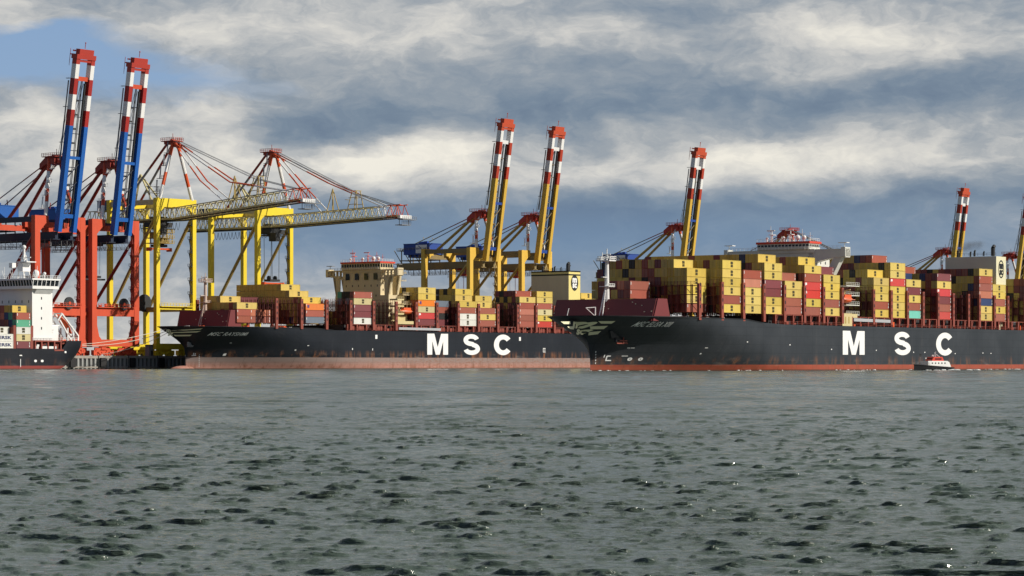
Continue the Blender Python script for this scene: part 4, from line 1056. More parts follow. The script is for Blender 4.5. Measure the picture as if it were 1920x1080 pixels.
# ---- the nearer ship
def ship_near():
    F, H = FE, HE
    r = empty('container_ship', (*F.o, 0), F.rz, label='dark grey hulled container ship under way on the right, stacked high with containers', cat='container ship')
    h = H.build(M_hullE, M_redb, r)
    big_letters(H, F, [('M', 1580, 1621), ('S', 1676, 1707.5), ('C', 1755, 1787)], lambda p: 620+.02*(p-1580), lambda p: 665+.008*(p-1580), h, M_letter)
    zt, zb = 15.6, 13.9
    hull_text(H, F, 'MSC ELISA XIII', 1196, 1264, 15.8, 14.2, h, M_letter, .012, .32)
    # wing stripes of the bow emblem (corner photo column, height)
    zs = lambda py: HC+(HZ-py)/5.86
    S = [[(1098, zs(602.5)), (1154, zs(602.3)), (1147, zs(607)), (1103, zs(607))], [(1106, zs(612)), (1140, zs(611)), (1132, zs(617)), (1107, zs(617.5))], [(1105, zs(622.5)), (1127.5, zs(620.5)), (1121, zs(626.5)), (1103, zs(628.5))],
         [(1051, zs(604)), (1069, zs(603.5)), (1069.5, zs(608.5)), (1057, zs(608.5))], [(1063, zs(613)), (1074, zs(612.5)), (1076, zs(618)), (1069, zs(618))]]
    emblem_bow(H, F, h, S, [('m', 1073, 1096, zs(616), zs(603.5), .05), ('sc', 1080, 1100, zs(628), zs(617.5), .05)])
    # anchor recess
    xa = surf_x(H, F, 1162, 10.0); ya = -H.b(xa, 10.3)
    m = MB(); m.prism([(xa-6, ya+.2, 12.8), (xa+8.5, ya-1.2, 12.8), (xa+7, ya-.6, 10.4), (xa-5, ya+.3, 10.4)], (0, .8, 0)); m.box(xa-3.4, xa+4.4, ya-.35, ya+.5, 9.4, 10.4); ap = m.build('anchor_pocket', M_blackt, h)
    m = MB(); m.box(xa-3, xa+4, ya-.5, ya-.3, 8.7, 9.3); m.tube((xa+.4, ya-.7, 9), (xa+.4, ya-.7, 11.2), .25); m.beam((xa-1.8, ya-.7, 9.7), (xa+2.6, ya-.7, 9.7), .35); m.build('anchor', M_redb, h)
    m = MB()      # thruster marks, draught marks, load line marks
    def disc(px, z, r_, n=14):
        x = surf_x(H, F, px, z); y = -H.b(x, z)-.07
        for i in range(n):
            a0, a1 = 2*math.pi*i/n, 2*math.pi*(i+1)/n
            q = [(x+r_*1.5*math.cos(a0), z+r_*math.sin(a0)), (x+r_*1.5*math.cos(a1), z+r_*math.sin(a1)), (x+r_*.45*math.cos(a1), z+r_*.3*math.sin(a1)), (x+r_*.45*math.cos(a0), z+r_*.3*math.sin(a0))]
            m.face([(u, -H.b(u, w)-.07, w) for u, w in q])
    disc(1180.5, 3.8, .55); disc(1200.5, 3.8, .55)
    def mark(px, z, w, hgt):
        x = surf_x(H, F, px, z); m.face([(u, -H.b(u, v)-.07, v) for u, v in ((x, z), (x+w, z), (x+w, z+hgt), (x, z+hgt))])
    for px, z, w, hh in ((1134, 3.2, .4, 1.6), (1136, 3.2, 1.6, .35), (1137.5, 4.6, 1.2, .35), (1131, 4.3, .3, .9), (1165, 4.7, 1, .22), (1171, 4.7, 1, .22), (1175, 7.3, 1, .2), (1182, 7.3, 1.2, .2), (1311, 5.4, .7, .4), (1321, 7.4, 1.3, .25)): mark(px, z, w, hh)
    for k in range(5): mark(1115.5, 2.3+k*.9, .25, .45)
    for px, z in ((1642, 7.0), (1712, 6.4), (1733, 6.4), (1735, 4.2), (1790, 6.0), (1842, 6.3), (1857, 6.2), (1480, 8.6), (1400, 9.4), (1558, 7.2)): mark(px, z, .7, .35)
    m.build('hull_marks', M_letter, h)
    deck_winches(r, H, (8, 16, 24, 34, 44), 16.0, 4)
    xm = F.along(1138, 0); foremast(r, xm, 16., 37.5, M_stripe if False else M_white)
    m = MB(); m.box(xm+5, xm+9, -11, -8, 16.2, 19.4); m.build('deck_cage', M_cyel2, r)
    m = MB(); m.tube((xm-10, -2, 16), (xm-10, -2, 20.5), .2); m.beam((xm-10, -2, 20.4), (xm-12.5, 0, 20.2), .25); m.beam((xm-12.4, 0, 20.2), (xm-10, -2, 17.5), .2); m.tube((xm-18, 4, 16), (xm-17, 3.5, 20), .12); m.build('deck_davit', M_white, r)
    breakwater(r, F.along(1249, -19)-9, 19, 16.0, 23.2, M_redd, 3.0, 11)
    coaming(H, F, 78, 345, 19.2, r)
    # superstructure
    xb = F.along(1584, -H.B/2)
    bridge_block(r, F, xb, H.B+.6, 45.8, 43.2, M_brE, H.D, 24, 28, 30, 12, 'solid')
    m = MB(); x0 = F.along(1578, -H.B/2)+.8; x1 = F.along(1598, -H.B/2)
    m.box(x0, x1, -H.B/2+.05, -H.B/2+5, H.D-.3, 20.2); m.box(x1, x1+4.5, -H.B/2+.3, -H.B/2+5, 18.7, 20.1)
    o = m.build('deck_house', M_cream, r); m = MB()
    for k in (.25, .6): m.box(x0+(x1-x0)*k, x0+(x1-x0)*k+.9, -H.B/2, -H.B/2+.06, 16.6, 19.0)
    m.build('door', M_ctan, o)
    lifeboat(r, F.along(1588, -H.B/2+2), -H.B/2+2.4, 25.2, 8.5)
    m = MB(); xg = F.along(1602, -H.B/2); m.beam((xg, -H.B/2+.8, 18.0), (xg+29, -H.B/2+.8, 17.8), 1.3, 1.1); m.build('gangway', mat('aluminium', (.42, .43, .45), .4, .05), r)
    # funnel casing
    yn = -H.B/2+2.0; x0 = F.along(1868, yn); x1 = F.along(1886, yn)
    o = funnel_block(r, x0, x1-x0, yn, yn+22, H.D, 44.8, M_greyw, M_cfun, False, 39.8, (2.6, 3.6))
    m = MB(); m.box(x0-.08, x0-.0, yn+.0, yn+22, H.D, 44.75); m.build('casing_front', M_greyw, o)
    return r
M_cfun = mat('pale_cream_paint', (.72, .68, .46), .5, .05, dirtcol=(.3, .2, .1))
SN = ship_near()

# ---- the moored ship
def ship_moored():
    F, H = FR, HR
    r = empty('container_ship', (*F.o, 0), F.rz, label='black hulled container ship with faded pink boot topping moored under the yellow cranes', cat='container ship')
    h = H.build(M_hullR, M_redb, r)
    big_letters(H, F, [('M', 801, 840), ('S', 868, 900), ('C', 926, 959)], lambda p: 625.5+.014*(p-801), lambda p: 665+.006*(p-801), h, M_letter)
    hull_text(H, F, 'MSC RAYSHMI', 396.5, 466.5, 15.7, 14.2, h, M_letter, .015, .12)
    zs = lambda py: HC+(HZ-py)/4.55
    S = [[(330, zs(616.2)), (380, zs(613.8)), (376, zs(616)), (316, zs(619.5))], [(322, zs(621)), (378, zs(618.6)), (369, zs(621.4)), (318, zs(623.2))], [(325, zs(626)), (360, zs(625.8)), (356, zs(628.6)), (328, zs(629))]]
    emblem_bow(H, F, h, S, [('m', 311, 320, zs(622), zs(616), .05), ('sc', 314, 324, zs(628.5), zs(622.5), .05)])
    b = MB(); b.ball((-1.6, 0, -.75), 8.0, 2.4, 2.2, 20, 12); b.build('bulbous_bow', M_hullR, h, smooth=True)
    xa = surf_x(H, F, 357, 11); ya = -H.b(xa, 10.6)
    m = MB(); m.box(xa-1.6, xa+1.6, ya-.5, ya-.15, 9.4, 11.6); m.tube((xa, ya-.7, 9.3), (xa, ya-.7, 11.3), .22); m.beam((xa-1.6, ya-.75, 9.9), (xa+1.6, ya-.75, 9.9), .35); m.build('anchor', M_grey, h)
    m = MB()
    def mark(px, z, w, hgt):
        x = surf_x(H, F, px, z); m.face([(u, -H.b(u, v)-.07, v) for u, v in ((x, z), (x+w, z), (x+w, z+hgt), (x, z+hgt))])
    for px, z, w, hh in ((359, 5.6, 1.6, .3), (361, 5.6, .3, 1.3), (364, 5.6, .3, 1.2), (417, 5.7, 1.2, .8), (420, 6.3, .8, .4), (703.5, 13.4, 1.4, 1.8), (973, 13.2, 1.4, 1.8), (430, 11.0, .8, .25), (576, 10, 1, .3), (660, 8.4, .5, .8), (698, 8.2, .4, .9), (552, 8.0, .8, .4)): mark(px, z, w, hh)
    for k in range(7): mark(372.5, 1+k*.8, .2, .4)
    mark(1018, 7.7, 1.9, .3); mark(1018, 9.5, 1.9, .3); mark(1018, 7.7, .35, 2.0); mark(1021, 7.7, .35, 2.0)
    m.build('hull_marks', M_letter, h)
    deck_winches(r, H, (6, 13, 21, 30, 40), 16.6, 11)
    xm = F.along(385, 0); foremast(r, xm, 16.8, 39.2, mat('mast_weathered', (.62, .50, .42), .6, .2, dirtcol=(.3, .12, .06)))
    breakwater(r, F.along(455, -15)-10, 15, 16.8, 25.2, M_redd, 2.0, 9)
    coaming(H, F, 76, 335, 19.9, r, panel=True)
    # lashing bridges at the surveyed posts
    lm = lashing_mesh('lashing_bridge', H.B, 10.2); first = None
    for i, px in enumerate((518, 565, 612, 657, 700, 742.5, 780, 819, 859, 897, 933, 970, 1005, 1039, 1068)):
        x = F.along(px, -H.B/2)
        if first is None: first = lm.build('lashing_bridge', [M_frame, M_redb, M_blackt], r); o = first
        else: o = first.copy(); COL.objects.link(o)
        o.location = (x, 0, 19.9)
    xb = F.along(752, -H.B/2)
    bridge_block(r, F, xb, H.B-3.5, 48.6, 45.3, M_beige, H.D, 23, 33, 33.5, 14, 'open')
    x0 = F.along(744, -H.B/2)+.8; x1 = F.along(778, -H.B/2)-.8
    m = MB()
    m.box(x0, x1, -H.B/2+.1, -H.B/2+3, 20.2, 21.6); m.box(x0, x1, -H.B/2+.5, -H.B/2+5, 17.4, 18.5)
    for z in (24.5, 28.0, 31.0): m.box(x0, x0+4.5, -H.B/2+.3, -H.B/2+5, z, z+.7); m.rail((x0, -H.B/2+.35, z+.7), (x0+4.5, -H.B/2+.35, z+.7), 1.0, 1.2, .06)
    m.box(x0, x1, -H.B/2+4, -H.B/2+4.3, 21.6, 24.2); m.build('boat_deck', M_cream, r)
    m = MB(); m.beam((x0, -H.B/2-.25, 18.2), (x0+29, -H.B/2-.25, 18.0), .9, 1.1); m.build('gangway', mat('aluminium', (.42, .43, .45), .4, .05), r)
    lifeboat(r, F.along(763, -H.B/2+2), -H.B/2+2.4, 26.0, 9)
    yn = -H.B/2+3.0; x0 = F.along(1066.5, yn); x1 = F.along(1088, yn)
    o = funnel_block(r, x0, x1-x0, yn, yn+23.5, H.D, F.z(508.5, x0, yn), M_beige, M_funnel, True, F.z(530, x0, yn), (2.9, 3.9))
    m = MB(); m.box(x0-.08, x0-.0, yn+.0, yn+23.5, H.D, F.z(508.5, x0, yn)-2.1); m.build('casing_front', M_beige, o)
    return r
M_beige = mat('beige_paint', (.66, .56, .36), .55, .07, dirtcol=(.22, .13, .06))
M_funnel = mat('funnel_yellow_cream', (.78, .66, .24), .5, .04, dirtcol=(.4, .25, .1))
SM = ship_moored()

# ------------------------------------------------------------------ containers
CC = {'y': ('yellow', (.64, .47, .095)), 'd': ('mustard yellow', (.55, .36, .05)), 'b': ('rust brown', (.34, .085, .05)), 'm': ('maroon', (.20, .042, .048)), 's': ('salmon', (.52, .16, .09)),
      'r': ('bright red', (.56, .035, .03)), 'w': ('white', (.72, .72, .66)), 'g': ('blue grey', (.16, .20, .26)), 'n': ('navy blue', (.022, .045, .14)), 't': ('turquoise', (.20, .62, .50)),
      'o': ('orange', (.72, .20, .02)), 'k': ('near black', (.022, .022, .022)), 'c': ('cream', (.60, .52, .26)), 'e': ('green', (.10, .42, .26))}
def cont_material(k):
    rgb = CC[k][1]; m = mat('container_'+CC[k][0].replace(' ', '_'), rgb, .5, .10, objvar=.12, scale=.5)
    n = m.node_tree; t = NT(n); b = n.nodes['Principled BSDF']
    if not b.inputs['Normal'].is_linked:      # corrugation of the side walls
        tcn = t.n('ShaderNodeTexCoord'); s = t.n('ShaderNodeSeparateXYZ'); n.links.new(tcn.outputs['Object'], s.inputs[0])
        w = t.m('SINE', t.m('MULTIPLY', t.m('ADD', s.outputs[0], s.outputs[1]), 2*math.pi/.55))
        bn = t.n('ShaderNodeBump'); bn.inputs['Strength'].default_value = .35; bn.inputs['Distance'].default_value = .03
        n.links.new(w, bn.inputs['Height']); n.links.new(bn.outputs[0], b.inputs['Normal'])
    return m
def cont_mesh(k, L=12.19):
    m = MB(); h = 2.80; w = 2.38; e = .06
    m.box(e, L-e, -w/2+e, w/2-e, .12, h-.05)
    for x in (0, L-.18):
        for y in (-w/2, w/2-.18): m.box(x, x+.18, y, y+.18, 0, h)
    for y in (-w/2, w/2-.14):
        m.box(.18, L-.18, y, y+.14, 0, .16); m.box(.18, L-.18, y, y+.14, h-.12, h)
    for x in (0, L-.12):
        m.box(x, x+.12, -w/2+.18, w/2-.18, 0, .16); m.box(x, x+.12, -w/2+.18, w/2-.18, h-.14, h)
    m.cur = 1
    for y in (-.75, -.3, .3, .75): m.tube((-.02, y, .15), (-.02, y, h-.12), .035, n=5)      # door bars
    m.cur = 2
    m.box(.0, .035, -.02, .02, .15, h-.12)
    return m.data('shipping_container', [cont_material(k), M_grey, M_blackt])
CM = {}
def marks_mesh(k, L):
    """painted marks of one box: dark emblem in the middle of the yellow ones, small pale code panels on the others"""
    m = MB(); y = -1.20-.02
    def tx(s, x0, x1, z0, z1, bold):
        v, f, a = text_polys(s, bold, 0); q = len(m.v); m.v += [(x0+(x1-x0)*p, y, z0+(z1-z0)*r_) for p, r_ in v]; m.f += [tuple(q+i for i in g) for g in f]; m.i += [m.cur]*len(f)
    if k in 'ydwc':
        m.face([(L/2-.78, y+.006, .45), (L/2+.78, y+.006, .45), (L/2+.78, y+.006, 2.45), (L/2-.78, y+.006, 2.45)]) if False else None
        tx('m', L/2-.72, L/2+.72, 1.5, 2.45, .09); tx('sc', L/2-.68, L/2+.68, .5, 1.35, .09)
        return m.data('emblem', [mat('emblem_dark', (.06, .05, .02), .6, 0)])
    m.face([(.35, y, 1.5), (.6, y, 1.5), (.6, y, 2.5), (.35, y, 2.5)]); m.face([(L-.75, y, .5), (L-.45, y, .5), (L-.45, y, 1.2), (L-.75, y, 1.2)]); m.face([(L-.7, y, 1.5), (L-.5, y, 1.5), (L-.5, y, 2.4), (L-.7, y, 2.4)])
    if k == 'r': m.face([(.7, y, 1.7), (1.7, y, 1.7), (1.7, y, 2.5), (.7, y, 2.5)])
    if k == 'o': m.cur = 1; m.face([(1.0, y, .9), (2.2, y, .9), (2.2, y, 2.2), (1.0, y, 2.2)])
    return m.data('code_marks', [M_letter, mat('mark_violet', (.12, .05, .2), .6)])
MMK = {}
BOXES = []      # dicts: frame, x, y, z, k, L, label data
def stack_bay(F, H, pxr, inset0, base, near, prof, ship, bay, seed, nrows=None, pal='yyyydymmbbbnks', L=12.19, xoff=0):
    """one bay of stacks. near: colours bottom to top of the outermost stack ('.' = empty slot); prof: list of (last row, tiers) for the rows further in,
    counted inwards from the outermost slot of the ship; explicit colours may be given as (row, string)"""
    rr = random.Random(seed); N = nrows or int(H.B/2.5); yn = -(N/2-.5)*2.5
    x1 = F.along(pxr, yn+inset0*2.5-1.2); x0 = x1-L+xoff
    return x0, N, yn
def fill(F, H, x0, base, rows, ship, bay, seed, pal, L=12.19, group=None):
    """rows: {row index: colour string bottom to top}"""
    N = int(H.B/2.5); yn = -(N/2-.5)*2.5
    for r_, s in sorted(rows.items()):
        if r_ >= N: continue
        for k, c in enumerate(s):
            if c != '.': BOXES.append(dict(F=F, x=x0, y=yn+r_*2.5, z=base+2.9*k, k=c, L=L, ship=ship, bay=bay, row=r_, tier=k, n=len(s)))
def prof_rows(N, spec, seed, pal):
    rr = random.Random(seed); out = {}
    for a, b, v in spec:
        for r_ in range(a, min(b, N-1)+1):
            if isinstance(v, str): out[r_] = v
            elif v: out[r_] = ''.join(rr.choice(pal) for _ in range(v))
    return out
PAL = 'yyyyyyydymmmbbbnk'
NE = int(HE.B/2.5); NR = int(HR.B/2.5)
# nearer ship: right-hand edge of the near stack in the photo, its row, then rows
E = [(1219, 7, 20.6, [(7, 7, 'ybr'[0:2]+'b'), (8, 12, 3), (8, 8, 'yms')]),
     (1324, 2, 19.2, [(2, 2, 'byyyy'), (3, 3, 'mbyyy'), (4, 4, 'kmyydy'), (5, 13, 6), (14, 15, 5), (9, 9, 'byydyy')]),
     (1389.5, 0, 19.2, [(0, 0, 'ybyyyy'), (1, 1, 'kmbyyy'), (2, 2, 'kmmyym'), (3, 3, 'mkbyyy'), (4, 18, 6)]),
     (1428, 0, 19.2, [(0, 0, 'yyysb'), (1, 18, 5)]),
     (1466.5, 0, 19.2, [(0, 0, 'yymmyy'), (1, 1, 'mmyyyyy'), (2, 2, 'bmymymy'), (3, 3, 'bmymykn'), (4, 18, 7)]),
     (1504, 0, 19.2, [(0, 0, 'bbyy'), (1, 1, 'bbyyb'), (2, 18, 5)]),
     (1540, 0, 19.2, [(0, 0, 'byrrby'), (1, 1, 'bbyykyy'), (2, 18, 7)]),
     (1575, 0, 19.2, [(0, 0, 'ybyyy'), (1, 1, 'ybyyym'), (2, 5, 6)]),
     (1667, 0, 19.2, [(0, 0, 'ybyyy'), (1, 1, 'ymyyyy'), (2, 18, 6)]),
     (1697.5, 0, 19.2, [(0, 0, 'yyyyryy'), (1, 1, 'bmykyyk'), (2, 2, 'bmyyymy'), (3, 3, 'mbymyyyb'), (4, 4, 'bbmyymym'), (5, 18, 8)]),
     (1727, 0, 19.2, [(0, 0, 'tbymy'), (1, 18, 5)]),
     (1755, 0, 19.2, [(4, 4, 'bbmbmn'), (5, 18, 6)]),
     (1783.5, 0, 19.2, [(0, 0, 'rbmrym'), (1, 18, 6), (6, 6, 'bbmbyyb')]),
     (1812, 0, 19.2, [(6, 18, 6)]),
     (1840, 0, 19.2, []),
     (1861, 0, 19.2, [(0, 0, 'yynsbby'), (1, 18, 7)]),
     (1886, 0, 19.2, [(0, 0, 'bybyy'), (1, 1, 'bybyyy'), (2, 4, 6)]),
     (1945, 0, 19.2, [(0, 18, 6)])]
YN = {'E': -(NE/2-.5)*2.5, 'R': -(NR/2-.5)*2.5}
def bays(F, H, N, table, ship, pals):
    yn = -(N/2-.5)*2.5; out = []
    for i, (pxr, ins, base, spec) in enumerate(table):
        x1 = F.along(pxr, yn+ins*2.5-1.2); out.append(x1)
        rows = prof_rows(N, spec, 100*i+len(ship), pals)
        fill(F, H, x1-12.19, base, rows, ship, i+1, i, pals)
    return out
XE = bays(FE, HE, NE, E, 'ship under way', PAL)
RT = [(482, 3, 19.9, [(3, 3, 'bby'), (4, 5, 3), (6, 6, 'mby'), (7, 11, 'byyy')]),
      (507, 3, 19.9, [(3, 3, 'bs'), (4, 8, 2)]),
      (563, 0, 19.9, [(10, 17, 4)]),
      (609.5, 0, 19.9, [(0, 0, 'gbo'), (1, 1, 'kmby'), (2, 3, 4), (4, 4, 'mbyyy'), (5, 5, 'bmyyy'), (6, 16, 'mbmyyy'), (8, 8, 'bykyyy')]),
      (655, 0, 19.9, [(0, 0, ''), (5, 12, 1)]),
      (698, 0, 19.9, [(0, 0, 'wmmcb'), (1, 1, 'mbkgk'), (2, 2, 'mkbkk'), (3, 3, 'bmmge'), (4, 10, 2)]),
      (740, 0, 19.9, [(6, 12, 1)]),
      (817, 0, 19.9, [(0, 0, 'mrcoyy'), (1, 1, 'kmboyy'), (2, 2, 'mbkyky'), (3, 3, 'bmmyyk'), (4, 4, 'kmbyky'), (5, 12, 4)]),
      (857, 0, 19.9, [(0, 0, ''), (2, 8, 'mkbg'), (5, 6, 'kbmk')]),
      (893, 0, 19.9, [(0, 0, 'wwby'), (1, 1, 'mbmyyy'), (2, 2, 'kbmkyd'), (3, 3, 'mmkbyk'), (4, 4, 'bkmmyd'), (5, 5, 'kbmykk'), (6, 12, 5)]),
      (930, 0, 19.9, [(0, 0, 'byb'), (1, 1, 'mbkyy'), (2, 2, 'mkbb'), (3, 8, 3)]),
      (968, 0, 19.9, [(6, 12, 2)]),
      (1004, 0, 19.9, [(0, 0, 'bbsby'), (1, 1, 'kbmkmb'), (2, 2, 'mkmmdm'), (3, 3, 'kmbdkm'), (4, 4, 'mkkmdk'), (5, 5, 'bmkkkm'), (6, 12, 4)]),
      (1036, 0, 19.9, [(0, 0, 'rycbyy'), (1, 1, 'mkbmyy'), (2, 5, 5)]),
      (1125, 0, 19.9, [(0, 0, 'bbmby'), (1, 1, 'mbbyyy'), (2, 5, 'mmbmyy'), (3, 3, 'mmbbmy')])]
XR = bays(FR, HR, NR, RT, 'moored ship', PAL)

# feeder on the left: hull, block, boat ramp and its few boxes
def ship_feeder():
    F = FR; yc = 10.0; hb = 15.0
    xs = F.along(152.5, yc-hb+1.5); q = F.w(xs, yc)
    r = empty('container_ship', (q.x, q.y, 0), F.rz, label='small black container ship with tall white superstructure and orange lifeboat ramp at its stern', cat='container ship')
    Fl = Frame(q.x, q.y, 39.0); Y0 = -hb
    m = MB(); st_ = [-190, -150, -100, -60, -40, -30, -24, -19, -15, -11, -8, -5, -2.5, 0]; nz = 8; G = {}
    for s in (-1, 1):
        for i, x in enumerate(st_):
            v = max(0, (x+24)/24); zb = -3+7.6*v**1.5; zt = 8.3 if x < -10.5 else 11.6
            for j in range(nz+1):
                z = zb+(zt-zb)*j/nz; b = hb*(1-.10*v*v)*(1-(.35*v**2)*(1-j/nz)**2)
                if x < -160: b *= .2
                G[s, i, j] = len(m.v); m.v.append((x, s*b, z))
    for s in (-1, 1):
        for i in range(len(st_)-1):
            for j in range(nz): f = (G[s, i, j], G[s, i+1, j], G[s, i+1, j+1], G[s, i, j+1]); m.f.append(f if s < 0 else f[::-1]); m.i.append(0)
    for j in range(nz): n = len(st_)-1; m.f.append((G[-1, n, j], G[1, n, j], G[1, n, j+1], G[-1, n, j+1])); m.i.append(0)
    for i in range(len(st_)-1): m.f.append((G[-1, i, 0], G[1, i, 0], G[1, i+1, 0], G[-1, i+1, 0])); m.i.append(0)
    h = m.build('hull', M_hullL, r, smooth=True, fix=True); h.modifiers.new('edges', 'EDGE_SPLIT').split_angle = R(40)
    m = MB(); m.box(-188, -10.5, -hb+.2, hb-.2, 7.4, 8.0); m.box(-9.9, -.3, -hb*.88, hb*.88, 10.2, 10.8); m.build('deck', M_redb, r)
    X = lambda px, y=Y0: Fl.along(px, y)
    m = MB()
    m.box(X(66), X(117), -hb+.1, hb-.1, 11.1, 11.6); 
    for px in (66, 78, 90, 102, 114): x = X(px); m.box(x, x+.6, -hb+.15, -hb+.7, 8.0, 11.1)
    m.box(X(66), X(112), -hb+3.5, hb-2, 8.0, 11.1); m.build('poop_deck', M_redb, r)
    m = MB(); rr = random.Random(2)
    for i in range(16): x = X(70)+i*(X(114)-X(70))/16; m.cur = rr.choice((0, 1, 2)); m.box(x, x+rr.uniform(.4, 1.4), -hb+1.0, -hb+1.8, 8.0, 8.0+rr.uniform(.8, 2.6))
    m.cur = 0; m.box(X(80), X(107), -hb+.4, -hb+.9, 8.3, 9.3); m.rail((X(62), -hb+.2, 11.6), (X(148), -hb+.6, 11.6), 1.2, 1.6, .07)
    m.cur = 1
    for i in range(12): x = X(100)+i*1.1; y = -hb+rr.uniform(1, 14); m.box(x, x+rr.uniform(.5, 1.2), y, y+1.2, 11.6, 11.6+rr.uniform(.8, 3.2))
    m.build('mooring_gear', [M_white, M_redb, M_dark], r)
    # accommodation
    x0, x1 = X(60, -hb+1), X(98, -hb+1)
    m = MB(); m.box(x0, x1, -hb+.9, hb-.9, 11.5, 32.2); m.box(x0+1, x1+4.5, -hb+2.5, hb-2.5, 11.55, 17.6)
    for k in range(4): z = 15.0+k*3.4; m.box(x1, x1+1.8, -hb+2, hb-2, z, z+.25); m.rail((x1+1.7, -hb+2, z+.2), (x1+1.7, hb-2, z+.2), 1.1, 1.5, .06)
    sup = m.build('superstructure', M_white, r)
    m = MB()
    for j in range(2):
        for i in range(7): y = -hb+3+i*4; m.box(x0-.05, x0-.005, y-.2, y+.2, 21.0+j*5.6, 22.1+j*5.6)
    for j in range(4):
        m.box(x0+4.6, x0+5.1, -hb+.84, -hb+.895, 16+j*4, 17+j*4)
    m.build('window', M_glass, sup)
    m = MB(); w = hb+1.2     # bridge: overhanging floor, raked windows, roof
    m.box(x0-1.6, x1+1.6, -w, w, 32.2, 33.4); m.box(x0-2.2, x1+2.0, -w-.6, w+.6, 35.7, 36.4)
    for i in range(20):
        y = -w+.2+2*(w-.2)*i/19; m.beam((x0-1.5, y, 33.4), (x0-2.0, y, 35.7), .28)
    for i in range(7):
        x = x0-1.5+(x1+1.4-x0+1.5)*i/6; m.beam((x, -w+.1, 33.4), (x, -w-.4, 35.7), .28)
    m.prism([(x0+1, -hb+.9, 32.2), (x0+1, -w+.2, 32.2), (x0+1, -hb+.9, 30.2)], (x1-x0-2, 0, 0))
    b = m.build('bridge_deck', M_white, r)
    m = MB(); m.hexa([(x0-1.3, -w+.4, 33.4), (x1+1.2, -w+.4, 33.4), (x1+1.2, w-.4, 33.4), (x0-1.3, w-.4, 33.4), (x0-1.8, -w, 35.7), (x1+1.4, -w, 35.7), (x1+1.4, w, 35.7), (x0-1.8, w, 35.7)]); m.build('window_band', M_glass, b)
    m = MB(); m.rail((x0-2, -w-.4, 36.4), (x0-2, w+.4, 36.4), 1.2, 1.3, .07); m.rail((x0-2, -w-.4, 36.4), (x1+1.8, -w-.4, 36.4), 1.2, 1.3, .07)
    ym = -4.5; xm = x0+4
    for a in (-1.8, 1.8):
        for c in (-1.8, 1.8): m.tube((xm+a, ym+c, 36.4), (xm+a*.3, ym+c*.3, 46.0), .3, .2, 6)
    m.tube((xm, ym, 44), (xm, ym, 48.4), .7, .5, 8); m.box(xm-2.5, xm+2.5, ym-4.5, ym+2, 43.0, 43.4); m.box(xm-2, xm+2, ym-1.6, ym+1.6, 39.4, 42.8)
    m.beam((xm, ym-4, 45.0), (xm, ym+3, 45.0), .4); m.beam((xm, ym+1, 41), (xm, ym+7.5, 41), .4); m.box(xm-1, xm+1, ym+6, ym+8, 41, 43)
    for y in (ym+7, ym+12, ym-8, ym+16): m.tube((xm, y, 36.4), (xm, y, 41.5), .1); m.beam((xm, y, 36.4), (xm, y+1.4, 40), .12)
    m.build('radar_mast', M_white, r)
    m = MB(); m.ball((xm, ym, 49.2), .9); m.build('mast_head', M_white, r, smooth=True)
    m = MB(); m.ball((xm+2.5, -hb+1.0, 38.4), .7); m.tube((xm+2.5, -hb+1, 36.4), (xm+2.5, -hb+1, 38), .25); m.build('satellite_dome', M_white, r, smooth=True)
    m = MB(); m.ball((xm+2, -hb+5.5, 38.6), 1.3, None, 1.5, 12, 8); m.tube((xm+2, -hb+5.5, 36.4), (xm+2, -hb+5.5, 38), .6)
    m.build('satellite_dome', M_white, r, smooth=True)
    # free fall boat on its ramp
    yb = -hb+5; A = (X(109, yb), 22.6); B_ = (X(140, yb), 13.6)
    m = MB()
    for y in (yb-2.1, yb+2.1):
        m.beam((A[0], y, A[1]), (B_[0], y, B_[1]), .7, .55); m.beam((A[0]-1.0, y, A[1]-2.6), (B_[0]-4, y, B_[1]-1.5), .5, .5); m.beam((A[0]-2, y, A[1]-2.8), (A[0]+.2, y, A[1]), .5)
        m.beam((B_[0], y, B_[1]), (B_[0], y, 10.5), .5); m.beam((A[0]+3.2, y, 11.4), (A[0]+3.2, y, A[1]-5.8), .5); m.beam((A[0]+6.8, y, 10.6), (A[0]+5.6, y, A[1]-5), .4)
    for t in (0, .5, 1): m.beam((A[0]+(B_[0]-A[0])*t, yb-2.1, A[1]+(B_[1]-A[1])*t), (A[0]+(B_[0]-A[0])*t, yb+2.1, A[1]+(B_[1]-A[1])*t), .5)
    m.box(A[0]-5, A[0]-1, -hb+3, 0, 17.5, 18); m.build('launching_ramp', M_white, r)
    b = MB(); prev = None; d = Vector((B_[0]-A[0], 0, B_[1]-A[1])).normalized(); u = Vector((-d.z, 0, d.x)); O = Vector((A[0]+.3, yb, A[1]-1.2))
    for i in range(11):
        t = i/10; f = max(.12, math.sin(math.pi*min(.96, t*.9+.1)))**.6; c = O+d*(9.5*t); ring = [tuple(c+Vector((0, 1.45*f*math.cos(a), 0))+u*1.25*f*math.sin(a)) for a in [2*math.pi*j/10 for j in range(10)]]
        if prev:
            for j in range(10): k = (j+1) % 10; b.face([prev[j], prev[k], ring[k], ring[j]])
        else: b.face(ring)
        prev = ring
    b.face(prev[::-1]); b.build('free_fall_lifeboat', M_orange, r, fix=True)
    # lashing posts
    m = MB()
    for px in (27, 59):
        x = X(px, Y0)+.3; m.box(x-.5, x+.9, -hb+.3, -hb+1.3, 8, 17.5); m.box(x-.3, x+.5, -hb+1.3, hb-1, 8, 16.8)
    m.build('lashing_bridge', M_redb, r)
    m = MB()
    for px, z in ((66.5, 3.4), (79, 3.4)):
        x = X(px); n = 12; m.face([(x+.75*math.cos(2*math.pi*i/n), -hb-.06, z+.5*math.sin(2*math.pi*i/n)) for i in range(n)])
